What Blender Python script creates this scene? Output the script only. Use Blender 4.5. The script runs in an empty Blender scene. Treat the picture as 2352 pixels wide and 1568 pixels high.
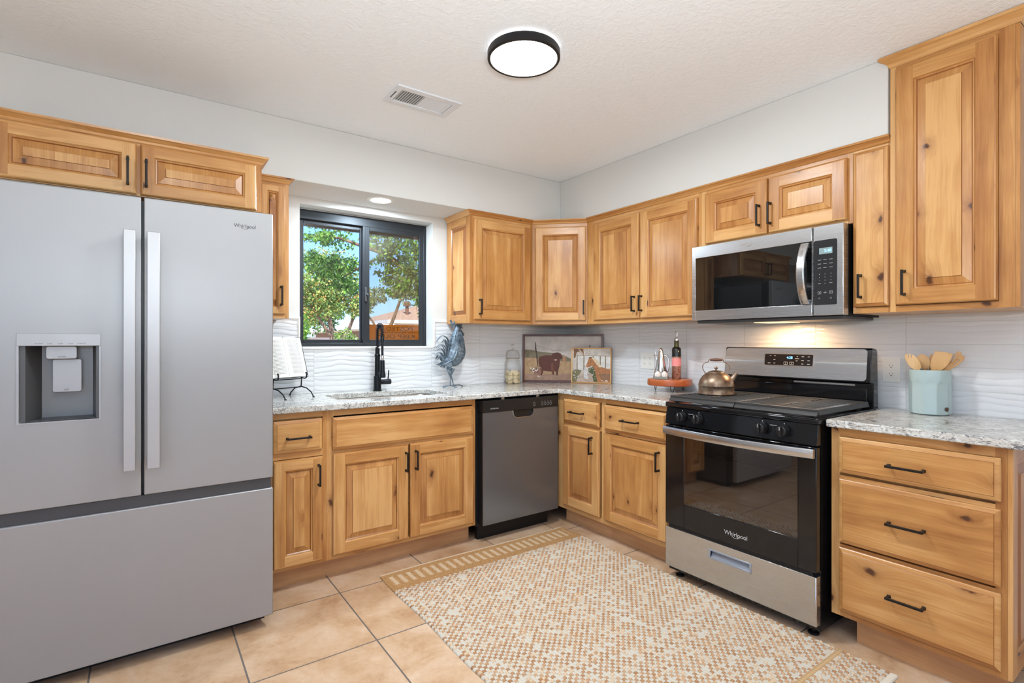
import bpy, bmesh, math, random
import numpy as np
from mathutils import Vector, Matrix
random.seed(7)
C = bpy.context.scene.collection
R = math.radians

# ---------------- camera ----------------
cam_d = bpy.data.cameras.new('camera'); cam = bpy.data.objects.new('camera', cam_d); C.objects.link(cam)
cam.location = (-2.938, -3.332, 1.2336)
cam.rotation_euler = (R(90), 0, -0.6201)
cam_d.sensor_width = 36.0; cam_d.sensor_fit = 'HORIZONTAL'
cam_d.lens = 36.0*1192.2/2352
cam_d.shift_y = 0.6/2352
cam_d.clip_start = 0.05; cam_d.clip_end = 300
bpy.context.scene.camera = cam
# ---------------- view / world ----------------
sc = bpy.context.scene
sc.view_settings.view_transform = 'Standard'; sc.view_settings.look = 'None'
sc.view_settings.gamma = 1.0; sc.view_settings.use_curve_mapping = False
sc.view_settings.exposure = 0.0
w = bpy.data.worlds.new('world'); sc.world = w; w.use_nodes = True
wn = w.node_tree.nodes; wl = w.node_tree.links
for n in list(wn): wn.remove(n)
wo = wn.new('ShaderNodeOutputWorld'); wb = wn.new('ShaderNodeBackground'); sk = wn.new('ShaderNodeTexSky')
sk.sky_type = 'NISHITA'; sk.sun_disc = False; sk.sun_elevation = R(48); sk.sun_rotation = R(200); sk.air_density = 1.3; sk.dust_density = 0.6
wb.inputs['Strength'].default_value = 0.34
wt = wn.new('ShaderNodeMixRGB'); wt.blend_type = 'MULTIPLY'; wt.inputs[0].default_value = 1; wt.inputs[2].default_value = (.46, .72, 1.30, 1)
sk.ozone_density = 3; wl.new(sk.outputs[0], wt.inputs[1]); wl.new(wt.outputs[0], wb.inputs['Color']); wl.new(wb.outputs[0], wo.inputs['Surface'])
# ---------------- lights ----------------
def lamp(name, kind, loc, energy, color=(1,1,1), **kw):
    d = bpy.data.lights.new(name, kind); d.energy = energy; d.color = color
    for k, v in kw.items():
        if k != 'rot': setattr(d, k, v)
    o = bpy.data.objects.new(name, d); C.objects.link(o); o.location = loc
    if 'rot' in kw: o.rotation_euler = kw['rot']
    return o
lamp('sun', 'SUN', (0, 0, 20), 13, (1, .95, .88), angle=R(1.0), rot=(R(42), 0, R(-25)))
lamp('ceiling_lamp', 'AREA', (-1.650, -1.612, 2.395), 30, (.89, .955, 1), shape='DISK', size=.27)
lamp('recessed_lamp', 'AREA', (-1.72, -.214, 2.112), 16, (.70, .86, 1), shape='DISK', size=.12)
lamp('cooktop_lamp', 'AREA', (-.17, -1.92, 1.331), 3.2, (1, .62, .32), shape='RECTANGLE', size=.06, size_y=.16)
# added area lights in two unseen openings, filling the room from behind
lamp('fill_back', 'AREA', (-2.6, -5.86, 1.35), 11, (.97, .98, 1), shape='RECTANGLE', size=2.6, size_y=1.9, rot=(R(90), 0, 0))
lamp('fill_left', 'AREA', (-4.86, -3.6, 1.45), 9, (.90, .95, 1), shape='RECTANGLE', size=1.8, size_y=1.5, rot=(R(90), 0, R(-90)))

lamp('ceiling_fill', 'AREA', (-2.85, -3.5, 1.50), 64, (.85, .93, 1), shape='DISK', size=.5, rot=Vector((.13, .18, .97)).to_track_quat('-Z', 'Y').to_euler())  # added upward fill light behind the camera, brightens the ceiling
# ---------------- helpers ----------------
class MB:
    """collects shapes; build() links them as ONE mesh object. Coordinates are in the frame of its thing's wall."""
    def __init__(s): s.v=[]; s.f=[]; s.uv=[]; s.tn=[]; s.mi=[]
    def add(s, verts, faces, grain=(0,0,1), off=None, tone=None, mi=0):
        b=len(s.v); s.v += [Vector(p) for p in verts]
        if off is None: off=(random.random()*50, random.random()*50)
        if tone is None: tone=random.random()
        g=Vector(grain)
        for f in faces:
            p=[s.v[b+i] for i in f]
            n=Vector((0,0,0))
            for i in range(len(p)):
                a=p[i]; c=p[(i+1)%len(p)]
                n.x+=(a.y-c.y)*(a.z+c.z); n.y+=(a.z-c.z)*(a.x+c.x); n.z+=(a.x-c.x)*(a.y+c.y)
            if n.length<1e-12: n=Vector((0,0,1))
            n.normalize(); gg=g
            if abs(n.dot(g))>.9: gg=Vector((1,0,0)) if abs(n.x)<.5 else Vector((0,1,0))
            ac=n.cross(gg); 
            if ac.length<1e-6: ac=Vector((1,0,0))
            ac.normalize()
            s.f.append([b+i for i in f]); s.uv.append([(q.dot(ac)+off[0], q.dot(gg)+off[1]) for q in p])
            s.tn.append(tone); s.mi.append(mi)
    def box(s,x0,x1,y0,y1,z0,z1,**k):
        v=[(x0,y0,z0),(x1,y0,z0),(x1,y1,z0),(x0,y1,z0),(x0,y0,z1),(x1,y0,z1),(x1,y1,z1),(x0,y1,z1)]
        s.add(v,[(0,3,2,1),(4,5,6,7),(0,1,5,4),(1,2,6,5),(2,3,7,6),(3,0,4,7)],**k)
    def prism(s,pts,a0,a1,axis='z',**k):
        """outline pts (2D, ccw) extruded along an axis"""
        n=len(pts)
        def P(q,a): return {'z':(q[0],q[1],a),'y':(q[0],a,q[1]),'x':(a,q[0],q[1])}[axis]
        v=[P(q,a0) for q in pts]+[P(q,a1) for q in pts]
        f=[tuple(range(n)),tuple(range(2*n-1,n-1,-1))]+[(i,n+i,n+(i+1)%n,(i+1)%n) for i in range(n)]
        s.add(v,f,**k)
    def lathe(s,prof,c=(0,0,0),n=32,axis='z',cap=True,**k):
        """prof: list of (radius, height)"""
        v=[];f=[]
        for r,h in prof:
            for i in range(n):
                a=2*math.pi*i/n; x,y=r*math.cos(a),r*math.sin(a)
                q={'z':(x,y,h),'y':(x,h,y),'x':(h,x,y)}[axis]
                v.append((c[0]+q[0],c[1]+q[1],c[2]+q[2]))
        for j in range(len(prof)-1):
            for i in range(n): f.append((j*n+i,j*n+(i+1)%n,(j+1)*n+(i+1)%n,(j+1)*n+i))
        if cap:
            if prof[0][0]>1e-5: f.append(tuple(range(n-1,-1,-1)))
            if prof[-1][0]>1e-5: f.append(tuple((len(prof)-1)*n+i for i in range(n)))
        s.add(v,f,**k)
    def tube(s,pts,r,n=8,closed=False,flat=None,**k):
        """swept round tube; r a number or a list; flat=(a,b) makes an elliptical section"""
        pts=[Vector(p) for p in pts]; N=len(pts); rs=r if isinstance(r,(list,tuple)) else [r]*N
        v=[];f=[]; up=None
        for i,p in enumerate(pts):
            if closed: t=(pts[(i+1)%N]-pts[i-1])
            else: t=(pts[min(i+1,N-1)]-pts[max(i-1,0)])
            if t.length<1e-9: t=Vector((0,0,1))
            t.normalize()
            if up is None:
                up=Vector((0,0,1)) if abs(t.z)<.9 else Vector((0,1,0))
            a=t.cross(up); 
            if a.length<1e-6: a=t.cross(Vector((1,0,0)))
            a.normalize(); bb=a.cross(t).normalized(); up=bb
            fa,fb=flat if flat else (1,1)
            for j in range(n):
                an=2*math.pi*j/n; v.append(p+a*math.cos(an)*rs[i]*fa+bb*math.sin(an)*rs[i]*fb)
        for i in range(N if closed else N-1):
            i2=(i+1)%N
            for j in range(n): f.append((i*n+j,i*n+(j+1)%n,i2*n+(j+1)%n,i2*n+j))
        if not closed: f += [tuple(range(n-1,-1,-1)),tuple((N-1)*n+j for j in range(n))]
        s.add(v,f,**k)
    def sphere(s,c,r,n=16,m=10,sc=(1,1,1),**k):
        prof=[(max(r*math.sin(math.pi*j/m),0),-r*math.cos(math.pi*j/m)) for j in range(m+1)]
        v=[];f=[]
        for rr,h in prof:
            for i in range(n):
                a=2*math.pi*i/n; v.append((c[0]+rr*math.cos(a)*sc[0],c[1]+rr*math.sin(a)*sc[1],c[2]+h*sc[2]))
        for j in range(m):
            for i in range(n): f.append((j*n+i,j*n+(i+1)%n,(j+1)*n+(i+1)%n,(j+1)*n+i))
        s.add(v,f,**k)
    def build(s,name,mats,parent=None,origin=(0,0,0),smooth=None,bevel=None,bseg=2,merge=False):
        me=bpy.data.meshes.new(name); o3=Vector(origin)
        me.from_pydata([tuple(p-o3) for p in s.v],[],s.f)
        u=me.uv_layers.new(name='UVMap'); t=me.uv_layers.new(name='tone')
        uu=[c for f in s.uv for q in f for c in q]; tt=[c for f,q in zip(s.f,s.tn) for _ in f for c in (q,0)]
        u.data.foreach_set('uv',uu); t.data.foreach_set('uv',tt)
        if not isinstance(mats,(list,tuple)): mats=[mats]
        for m in mats: me.materials.append(m)
        me.polygons.foreach_set('material_index',s.mi)
        if merge:
            bm=bmesh.new(); bm.from_mesh(me); bmesh.ops.remove_doubles(bm,verts=bm.verts,dist=1e-5); bm.to_mesh(me); bm.free()
        if smooth:
            me.shade_smooth(); me.set_sharp_from_angle(angle=R(smooth))
        ob=bpy.data.objects.new(name,me); C.objects.link(ob)
        if parent is not None: ob.parent=parent
        if bevel:
            m=ob.modifiers.new('bevel','BEVEL'); m.width=bevel; m.segments=bseg; m.limit_method='ANGLE'; m.angle_limit=R(40)
            m.harden_normals=False
            me.shade_smooth(); me.set_sharp_from_angle(angle=R(50))
        return ob

def spl(pts,rad=None,k=6):
    """smooth curve through the points; returns points (and radii)"""
    P=[Vector(p) for p in pts]; n=len(P); out=[]; ro=[]
    for j in range(n-1):
        P0,P1,P2,P3=P[max(j-1,0)],P[j],P[j+1],P[min(j+2,n-1)]
        for i in range(k+(1 if j==n-2 else 0)):
            f=i/k; out.append(.5*((2*P1)+(P2-P0)*f+(2*P0-5*P1+4*P2-P3)*f*f+(3*P1-P0-3*P2+P3)*f**3))
            if rad: r0,r1,r2,r3=rad[max(j-1,0)],rad[j],rad[j+1],rad[min(j+2,n-1)]; ro.append(max(.0005,.5*((2*r1)+(r2-r0)*f+(2*r0-5*r1+4*r2-r3)*f*f+(3*r1-r0-3*r2+r3)*f**3)))
    return (out,ro) if rad else out
FR={'A':Matrix.Identity(4),'B':Matrix.Rotation(R(-90),4,'Z'),'C':Matrix.Rotation(R(-45),4,'Z')}
class Thing:
    """Empty at the thing's base; parts are given in wall coordinates (X along the wall to the right, Y into the wall, Z up)"""
    def __init__(s,name,label,cat,origin,frame='A',group=None,matrix=None):
        s.o=Vector(origin); s.e=bpy.data.objects.new(name,None); C.objects.link(s.e); s.e.empty_display_size=.05
        M=FR[frame] if matrix is None else matrix
        s.e.matrix_world = M @ Matrix.Translation(s.o)
        s.e['label']=label; s.e['category']=cat
        if group: s.e['group']=group
    def part(s,name,mb,mat,parent=None,label=None,**k):
        ob=mb.build(name,mat,parent or s.e,origin=s.o,**k)
        if label: ob['label']=label
        return ob
def tag(o,label,cat,group=None,kind=None):
    if label: o['label']=label
    if cat: o['category']=cat
    if group: o['group']=group
    if kind: o['kind']=kind
    return o
def structure(name,mb,mat,**k):
    o=mb.build(name,mat,**k); o['kind']='structure'; return o

def text(string,width,pos,mat,parent,origin,name='lettering',mirror=False,height=None,depth=.0004,align='CENTER'):
    """lettering facing -Y in the thing's frame, centred at pos"""
    cu=bpy.data.curves.new('t','FONT'); cu.body=string; cu.size=1; cu.align_x='CENTER'; cu.extrude=0
    to=bpy.data.objects.new('t',cu); C.objects.link(to)
    bpy.context.view_layer.update()
    me=bpy.data.meshes.new_from_object(to.evaluated_get(bpy.context.evaluated_depsgraph_get()))
    bpy.data.objects.remove(to)
    xs=[v.co.x for v in me.vertices]; ys=[v.co.y for v in me.vertices]
    x0,x1,y0,y1=min(xs),max(xs),min(ys),max(ys); k=width/(x1-x0); ky=(height/(y1-y0)) if height else k
    for v in me.vertices:
        x=(v.co.x-(x0+x1)/2)*k*(-1 if mirror else 1); y=(v.co.y-(y0+y1)/2)*ky
        v.co=Vector((x,0,y))+Vector(pos)-Vector(origin)
    if mirror: me.flip_normals()
    me.materials.clear(); me.materials.append(mat)
    ob=bpy.data.objects.new(name,me); C.objects.link(ob); ob.parent=parent
    return ob

# ---------------- materials ----------------
def S(c):  # 0-255 sRGB -> linear
    return tuple(((x/255)/12.92 if x/255<=.04045 else ((x/255+.055)/1.055)**2.4) for x in c)+(1,)
def mat(name,col=(.5,.5,.5,1),rough=.5,metal=0,spec=.5,coat=0,trans=0,alpha=1,emit=None,estr=0,ior=1.45):
    m=bpy.data.materials.new(name); m.use_nodes=True; b=m.node_tree.nodes['Principled BSDF']
    b.inputs['Base Color'].default_value=col; b.inputs['Roughness'].default_value=rough; b.inputs['Metallic'].default_value=metal
    b.inputs['Specular IOR Level'].default_value=spec; b.inputs['Coat Weight'].default_value=coat; b.inputs['IOR'].default_value=ior
    b.inputs['Transmission Weight'].default_value=trans; b.inputs['Alpha'].default_value=alpha
    if emit: b.inputs['Emission Color'].default_value=emit; b.inputs['Emission Strength'].default_value=estr
    return m
class N:
    def __init__(s,m): s.t=m.node_tree; s.b=s.t.nodes.get('Principled BSDF'); s.out=s.t.nodes.get('Material Output')
    def n(s,kind,**k):
        x=s.t.nodes.new('ShaderNode'+kind)
        for a,v in k.items(): setattr(x,a,v)
        return x
    def l(s,a,b): s.t.links.new(a,b)
    def m(s,op,a,b=None,c=None,clamp=False):
        x=s.n('Math',operation=op,use_clamp=clamp)
        for i,q in enumerate((a,b,c)):
            if q is None: continue
            if isinstance(q,(int,float)): x.inputs[i].default_value=q
            else: s.l(q,x.inputs[i])
        return x.outputs[0]
    def noise(s,vec,scale=5,detail=2,rough=.5,dist=0,dim='3D'):
        x=s.n('TexNoise',noise_dimensions=dim); x.inputs['Scale'].default_value=scale; x.inputs['Detail'].default_value=detail
        x.inputs['Roughness'].default_value=rough; x.inputs['Distortion'].default_value=dist; s.l(vec,x.inputs['Vector']); return x
    def mapping(s,vec,scale=(1,1,1),loc=(0,0,0),rot=(0,0,0)):
        x=s.n('Mapping'); x.inputs['Scale'].default_value=scale; x.inputs['Location'].default_value=loc; x.inputs['Rotation'].default_value=rot; s.l(vec,x.inputs['Vector']); return x.outputs[0]
    def ramp(s,fac,stops,interp='LINEAR'):
        x=s.n('ValToRGB'); x.color_ramp.interpolation=interp; e=x.color_ramp.elements
        while len(e)<len(stops): e.new(.5)
        for i,(p,c) in enumerate(stops): e[i].position=p; e[i].color=c if len(c)==4 else tuple(c)+(1,)
        s.l(fac,x.inputs['Fac']); return x.outputs['Color']
    def mix(s,fac,a,b,mode='MIX'):
        x=s.n('MixRGB',blend_type=mode)
        for i,q in zip(('Fac','Color1','Color2'),(fac,a,b)):
            if isinstance(q,(int,float)): x.inputs[i].default_value=q
            elif isinstance(q,tuple): x.inputs[i].default_value=q
            else: s.l(q,x.inputs[i])
        return x.outputs['Color']
    def bump(s,h,strength=.3,dist=.01):
        x=s.n('Bump'); x.inputs['Strength'].default_value=strength; x.inputs['Distance'].default_value=dist; s.l(h,x.inputs['Height']); s.l(x.outputs[0],s.b.inputs['Normal']); return x
def wood(name,light,mid,dark,rough=.33,knots=.62):
    m=mat(name,rough=rough,coat=.15); m.node_tree.nodes['Principled BSDF'].inputs['Coat Roughness'].default_value=.22
    q=N(m); uv=q.n('UVMap',uv_map='UVMap').outputs[0]; tn=q.n('UVMap',uv_map='tone').outputs[0]
    tone=q.n('SeparateXYZ'); q.l(tn,tone.inputs[0]); tone=tone.outputs[0]
    warp=q.noise(q.mapping(uv,(4,1.6,1)),1,2).outputs['Fac']
    # knots
    vo=q.n('TexVoronoi',voronoi_dimensions='2D'); vo.inputs['Scale'].default_value=4.2; vo.inputs['Randomness'].default_value=1
    wv=q.n('Vector Math'.replace(' ',''),operation='ADD'); nz=q.noise(q.mapping(uv,(1,1,1)),22,2); 
    sv=q.n('VectorMath',operation='SCALE'); q.l(nz.outputs['Color'],sv.inputs[0]); sv.inputs['Scale'].default_value=.03
    q.l(q.mapping(uv,(1,.62,1)),wv.inputs[0]); q.l(sv.outputs[0],wv.inputs[1]); q.l(wv.outputs[0],vo.inputs['Vector'])
    sep=q.n('SeparateXYZ'); q.l(vo.outputs['Color'],sep.inputs[0])
    has=q.m('GREATER_THAN',sep.outputs[0],knots); d=vo.outputs['Distance']
    size=q.m('MULTIPLY_ADD',sep.outputs[1],.045,.024)
    core=q.m('MULTIPLY',q.m('SUBTRACT',1,q.m('DIVIDE',d,size),clamp=True),has,clamp=True)
    halo=q.m('MULTIPLY',q.m('SUBTRACT',1,q.m('DIVIDE',d,q.m('MULTIPLY',size,4.5)),clamp=True),has,clamp=True)
    u=q.n('SeparateXYZ'); q.l(uv,u.inputs[0])
    uu=q.m('ADD',u.outputs[0],q.m('ADD',q.m('MULTIPLY',warp,.05),q.m('MULTIPLY',q.m('POWER',halo,2),.05)))
    cb=q.n('CombineXYZ'); q.l(uu,cb.inputs[0]); q.l(u.outputs[1],cb.inputs[1])
    broad=q.noise(q.mapping(cb.outputs[0],(22,1.1,1)),1,3,.55).outputs['Fac']
    fine=q.noise(q.mapping(cb.outputs[0],(170,5,1)),1,3,.6).outputs['Fac']
    blotch=q.noise(q.mapping(uv,(5,2.2,1)),1,3,.6).outputs['Fac']
    f=q.m('ADD',q.m('MULTIPLY',broad,.55),q.m('ADD',q.m('MULTIPLY',fine,.32),q.m('ADD',q.m('MULTIPLY',blotch,.58),q.m('MULTIPLY',tone,.26))))
    col=q.ramp(f,[(.54,dark),(.82,mid),(1.0,light)])
    col=q.mix(q.m('MULTIPLY',q.m('POWER',halo,2.2),.7),col,(dark[0]*.62,dark[1]*.45,dark[2]*.36)+(1,))
    col=q.mix(q.m('MULTIPLY',core,1.8,clamp=True),col,(.085,.030,.012,1))
    q.l(col,q.b.inputs['Base Color'])
    q.bump(q.m('ADD',fine,q.m('MULTIPLY',core,-2)),.06,.001)
    return m
M={}
M['wood']=wood('alder_wood',S((215,166,106)),S((192,137,77)),S((150,92,45)),knots=.46)
M['wood_pale']=wood('worn_alder',S((218,172,122)),S((198,150,102)),S((172,122,78)),rough=.5,knots=.9)
M['bamboo']=wood('bamboo',S((232,190,134)),S((218,170,110)),S((196,140,84)),rough=.5,knots=2)
M['acacia']=wood('acacia',S((206,122,66)),S((170,84,40)),S((104,48,22)),rough=.35,knots=.5)
M['black']=mat('black_metal',S((30,29,29)),.45,.3)
M['handle']=mat('handle_black',S((38,34,31)),.4,.5)
M['enamel']=mat('black_enamel',(.006,.006,.007,1),.09,0,.6)
M['castiron']=mat('cast_iron',(.040,.039,.038,1),.40,0,.5)
M['plastic_dark']=mat('dark_plastic',(.012,.012,.013,1),.35)
M['grey_dark']=mat('grey_dark',S((72,72,74)),.4,.2)
M['chrome']=mat('chrome',(.8,.8,.8,1),.12,1)
M['white_plastic']=mat('white_plastic',S((236,234,228)),.35)
M['slot']=mat('slot',(.01,.01,.01,1),.6)
def steel(name,col,rough=.3,horiz=True,metal=1,aniso=.6):
    m=mat(name,col,rough,metal); q=N(m); g=q.n('TexCoord').outputs['Object']
    sc_=(3,3,900) if horiz else (900,900,3)
    nz=q.noise(q.mapping(g,sc_),1,2).outputs['Fac']
    q.l(q.m('MULTIPLY_ADD',nz,.03,rough-.015),q.b.inputs['Roughness']); q.b.inputs['Anisotropic'].default_value=aniso; return m
M['steel']=steel('brushed_steel',(.60,.61,.625,1),.27)
M['fridge']=steel('fridge_steel',(.37,.372,.375,1),.42,horiz=False,metal=.5)
M['fridge_trim']=mat('fridge_trim',(.42,.42,.425,1),.4,.6)
M['dw_steel']=steel('dishwasher_steel',(.24,.27,.31,1),.30,metal=.85)
# wall paint with light orange-peel texture
def paint(name,col,scale=90,strength=.12,dist=.003):
    m=mat(name,col,.75,0,.3); q=N(m); g=q.n('TexCoord').outputs['Object']
    n1=q.noise(g,scale,3,.55).outputs['Fac']; q.bump(n1,strength,dist); return m
M['wall']=paint('wall_paint',S((216,216,213)))
M['sillpaint']=paint('window_reveal_paint',S((232,234,236)),60,.25,.004)
def ceiling_mat():
    m=mat('ceiling_texture',S((246,250,253)),.85,0,.2); q=N(m); g=q.n('TexCoord').outputs['Object']
    a=q.noise(g,38,3,.6,.6).outputs['Fac']; b=q.m('MULTIPLY_ADD',a,6,-2.6,clamp=True)
    c=q.noise(g,160,2).outputs['Fac']; q.bump(q.m('ADD',b,q.m('MULTIPLY',c,.3)),.28,.0035); return m
M['ceiling']=ceiling_mat()
def grid_line(q,c,pitch,off,half):
    """1 on the joint, 0 on the tile"""
    t=q.m('ABSOLUTE',q.m('SUBTRACT',q.m('FRACT',q.m('ADD',q.m('DIVIDE',q.m('SUBTRACT',c,off),pitch),.5)),.5))
    return q.m('LESS_THAN',t,half/pitch)
def cell(q,c,pitch,off): return q.m('FLOOR',q.m('DIVIDE',q.m('SUBTRACT',c,off),pitch))
def floor_mat():
    m=mat('floor_tile',rough=.38,spec=.4); q=N(m); g=q.n('TexCoord').outputs['Object']
    s=q.n('SeparateXYZ'); q.l(g,s.inputs[0]); x,y=s.outputs[0],s.outputs[1]
    j=q.m('MAXIMUM',grid_line(q,x,.475,-2.145,.0032),grid_line(q,y,.495,-.765,.0032))
    cx,cy=cell(q,x,.475,-2.145),cell(q,y,.495,-.765)
    cb=q.n('CombineXYZ'); q.l(cx,cb.inputs[0]); q.l(cy,cb.inputs[1]); wn_=q.n('TexWhiteNoise',noise_dimensions='2D'); q.l(cb.outputs[0],wn_.inputs['Vector'])
    ad=q.n('VectorMath',operation='MULTIPLY_ADD'); q.l(wn_.outputs['Color'],ad.inputs[0]); ad.inputs[1].default_value=(9,9,9); q.l(g,ad.inputs[2])
    a=q.noise(ad.outputs[0],4.5,6,.62,.5).outputs['Fac']; b=q.noise(ad.outputs[0],45,3,.6).outputs['Fac']
    f=q.m('ADD',q.m('MULTIPLY',a,.85),q.m('MULTIPLY',b,.18)); 
    col=q.ramp(f,[(.34,S((174,134,98))),(.5,S((200,166,132))),(.66,S((216,190,162)))])
    col=q.mix(q.m('MULTIPLY',wn_.outputs['Value'],.16),col,S((182,144,108)))
    col=q.mix(j,col,S((108,100,94))); q.l(col,q.b.inputs['Base Color'])
    q.l(q.m('MULTIPLY_ADD',j,.4,.36),q.b.inputs['Roughness'])
    q.bump(q.m('ADD',q.m('MULTIPLY',b,.15),q.m('MULTIPLY',j,-1)),.25,.003); return m
M['floor']=floor_mat()
def splash(name,axis,off):
    m=mat(name,S((228,229,230)),.13,0,.5); q=N(m); g=q.n('TexCoord').outputs['Object']
    s=q.n('SeparateXYZ'); q.l(g,s.inputs[0]); x,z=s.outputs[axis],s.outputs[2]
    j=q.m('MAXIMUM',grid_line(q,x,.4025,off,.0016),grid_line(q,z,.1015,.917,.0012))
    cx,cz=cell(q,x,.4025,off),cell(q,z,.1015,.917)
    cb=q.n('CombineXYZ'); q.l(q.m('MULTIPLY_ADD',cx,3.7,q.m('MULTIPLY',x,4.6)),cb.inputs[0]); q.l(q.m('MULTIPLY_ADD',cz,7.3,q.m('MULTIPLY',z,7)),cb.inputs[1])
    n1=q.noise(cb.outputs[0],1,1,.4,dim='2D').outputs['Fac']
    ph=q.m('ADD',q.m('DIVIDE',z,.0290),q.m('MULTIPLY',n1,1.7))
    t=q.m('FRACT',ph)   # asymmetric ridge: slow rise, quick fall
    h=q.m('SINE',q.m('MULTIPLY',q.m('POWER',t,.7),math.pi))
    amp=q.noise(cb.outputs[0],2.0,1,.4,dim='2D').outputs['Fac']
    hh=q.m('MULTIPLY',h,q.m('MULTIPLY_ADD',amp,1.4,-.1))
    hh=q.m('ADD',hh,q.m('MULTIPLY',j,-.9)); q.bump(hh,.6,.0042)
    q.l(q.mix(j,S((228,229,230)),S((206,206,204))),q.b.inputs['Base Color'])
    q.l(q.m('MULTIPLY_ADD',j,.5,.13),q.b.inputs['Roughness']); return m
M['splashA']=splash('wave_tile_window_wall',0,-.46)
M['splashB']=splash('wave_tile_stove_wall',1,-.409)
def granite():
    m=mat('granite',rough=.12,spec=.5); q=N(m); g=q.n('TexCoord').outputs['Object']
    a=q.noise(q.mapping(g,(1,1,1),rot=(.3,.2,.6)),38,5,.65,.8).outputs['Fac']
    b=q.noise(q.mapping(g,(1.0,.42,1.3),rot=(0,0,.5)),105,4,.7,1.2).outputs['Fac']
    c=q.noise(g,14,3,.6).outputs['Fac']
    col=q.ramp(a,[(.32,S((176,168,158))),(.48,S((205,203,196))),(.62,S((226,227,222)))])
    col=q.mix(q.m('MULTIPLY_ADD',c,2.2,-.95,clamp=True),col,S((204,196,184)))
    dk=q.m('MULTIPLY_ADD',q.m('ADD',b,q.m('MULTIPLY',c,.25)),12,-7.75,clamp=True)
    col=q.mix(q.m('MULTIPLY',dk,.92),col,S((84,86,92)))
    q.l(col,q.b.inputs['Base Color']); return m
M['granite']=granite()
def glass_thin(name,tint=(.97,.98,.97,1),refl=1.0,alpha=.0,dark=(.02,.02,.02,1)):
    """thin clear sheet: mostly transmits, mirrors at grazing angles"""
    m=bpy.data.materials.new(name); m.use_nodes=True; q=N(m); q.t.nodes.remove(q.b)
    tr=q.n('BsdfTransparent'); tr.inputs[0].default_value=tint; gl=q.n('BsdfGlossy'); gl.inputs['Roughness'].default_value=.02
    fr=q.n('Fresnel'); fr.inputs[0].default_value=1.5; mx=q.n('MixShader'); q.l(q.m('MULTIPLY',fr.outputs[0],refl),mx.inputs[0]); q.l(tr.outputs[0],mx.inputs[1]); q.l(gl.outputs[0],mx.inputs[2])
    last=mx.outputs[0]
    if alpha>0:
        df=q.n('BsdfDiffuse'); df.inputs[0].default_value=dark; m2=q.n('MixShader'); m2.inputs[0].default_value=alpha; q.l(last,m2.inputs[1]); q.l(df.outputs[0],m2.inputs[2]); last=m2.outputs[0]
    q.l(last,q.out.inputs['Surface']); return m
M['glass']=glass_thin('window_glass')
M['screen']=glass_thin('insect_screen',(.92,.88,.82,1),0,.22,(.30,.25,.20,1))
M['jarglass']=glass_thin('jar_glass',(.985,.99,.99,1),.55)
M['ovenglass']=glass_thin('oven_glass',(.56,.50,.46,1),3.2,.14,(.05,.042,.038,1))
M['microglass']=glass_thin('microwave_glass',(.16,.18,.19,1),2.6,.25,(.02,.022,.024,1))
def emis(name,col,s):
    m=bpy.data.materials.new(name); m.use_nodes=True; q=N(m); q.t.nodes.remove(q.b); e=q.n('Emission'); e.inputs[0].default_value=col; e.inputs[1].default_value=s; q.l(e.outputs[0],q.out.inputs['Surface']); return m
M['lens']=emis('lamp_lens',(1,.985,.96,1),5)
M['lens_cool']=emis('recessed_lens',(.93,.97,1,1),6)
M['halo']=emis('added_ceiling_glow',(.97,.98,1,1),10)  # emitter the fixture lacks, added to light the ceiling around it
M['led']=emis('led_digits',(.25,.62,1,1),3)
M['warmlens']=emis('cooktop_lens',(1,.75,.45,1),1.5)
M['led_text']=mat('panel_print',S((190,190,188)),.5)
M['ink']=mat('ink',S((48,48,50)),.5)
# ---------------- room shell ----------------
def plate(mb,x0,x1,z0,z1,hole,y0,y1,**k):
    """slab between y0 and y1 with a rectangular through hole"""
    a,b,c,d=hole
    for q in ((x0,a,z0,z1),(b,x1,z0,z1),(a,b,z0,c),(a,b,d,z1)):
        if q[1]-q[0]>1e-6 and q[3]-q[2]>1e-6: mb.box(q[0],q[1],y0,y1,q[2],q[3],**k)
mb=MB(); mb.box(-4.9,.2,-5.9,.2,-.06,0); structure('floor',mb,M['floor'])
mb=MB(); mb.box(-5.0,.2,-6.0,.2,2.443,2.56); structure('ceiling',mb,M['ceiling'])
mb=MB(); plate(mb,-4.9,.2,0,2.443,(-2.151,-1.251,1.20,2.078),0,.18); structure('wall_back',mb,M['wall'])
mb=MB(); mb.box(0,.2,-5.9,0,0,2.443); structure('wall_right',mb,M['wall'])
mb=MB(); 
for q in ((-5.9,-4.5,0,2.443),(-2.7,.2,0,2.443),(-4.5,-2.7,0,.7),(-4.5,-2.7,2.2,2.443)): mb.box(-5.0,-4.9,q[0],q[1],q[2],q[3])
structure('wall_left',mb,M['wall'])
mb=MB(); plate(mb,-5.0,.2,0,2.443,(-3.9,-1.3,.05,2.3),-6.0,-5.9); structure('wall_front',mb,M['wall'])
mb=MB(); plate(mb,-3.9,-1.3,.05,2.3,(-3.83,-2.63,.12,2.23),-5.97,-5.93); mb.box(-1.37,-1.3,-5.97,-5.93,.05,2.3); mb.box(-2.63,-1.37,-5.97,-5.93,.05,.12); mb.box(-2.63,-1.37,-5.97,-5.93,2.23,2.3)
structure('fill_door_frame',mb,M['white_plastic'])  # unseen door frame, put in around the added back fill light
mb=MB()
for q in ((-4.5,-4.44,.7,2.2),(-2.76,-2.7,.7,2.2),(-4.44,-2.76,.7,.76),(-4.44,-2.76,2.14,2.2)): mb.box(-4.97,-4.93,*q)
structure('fill_window_frame',mb,M['white_plastic'])  # unseen window frame, put in around the added left fill light
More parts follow.
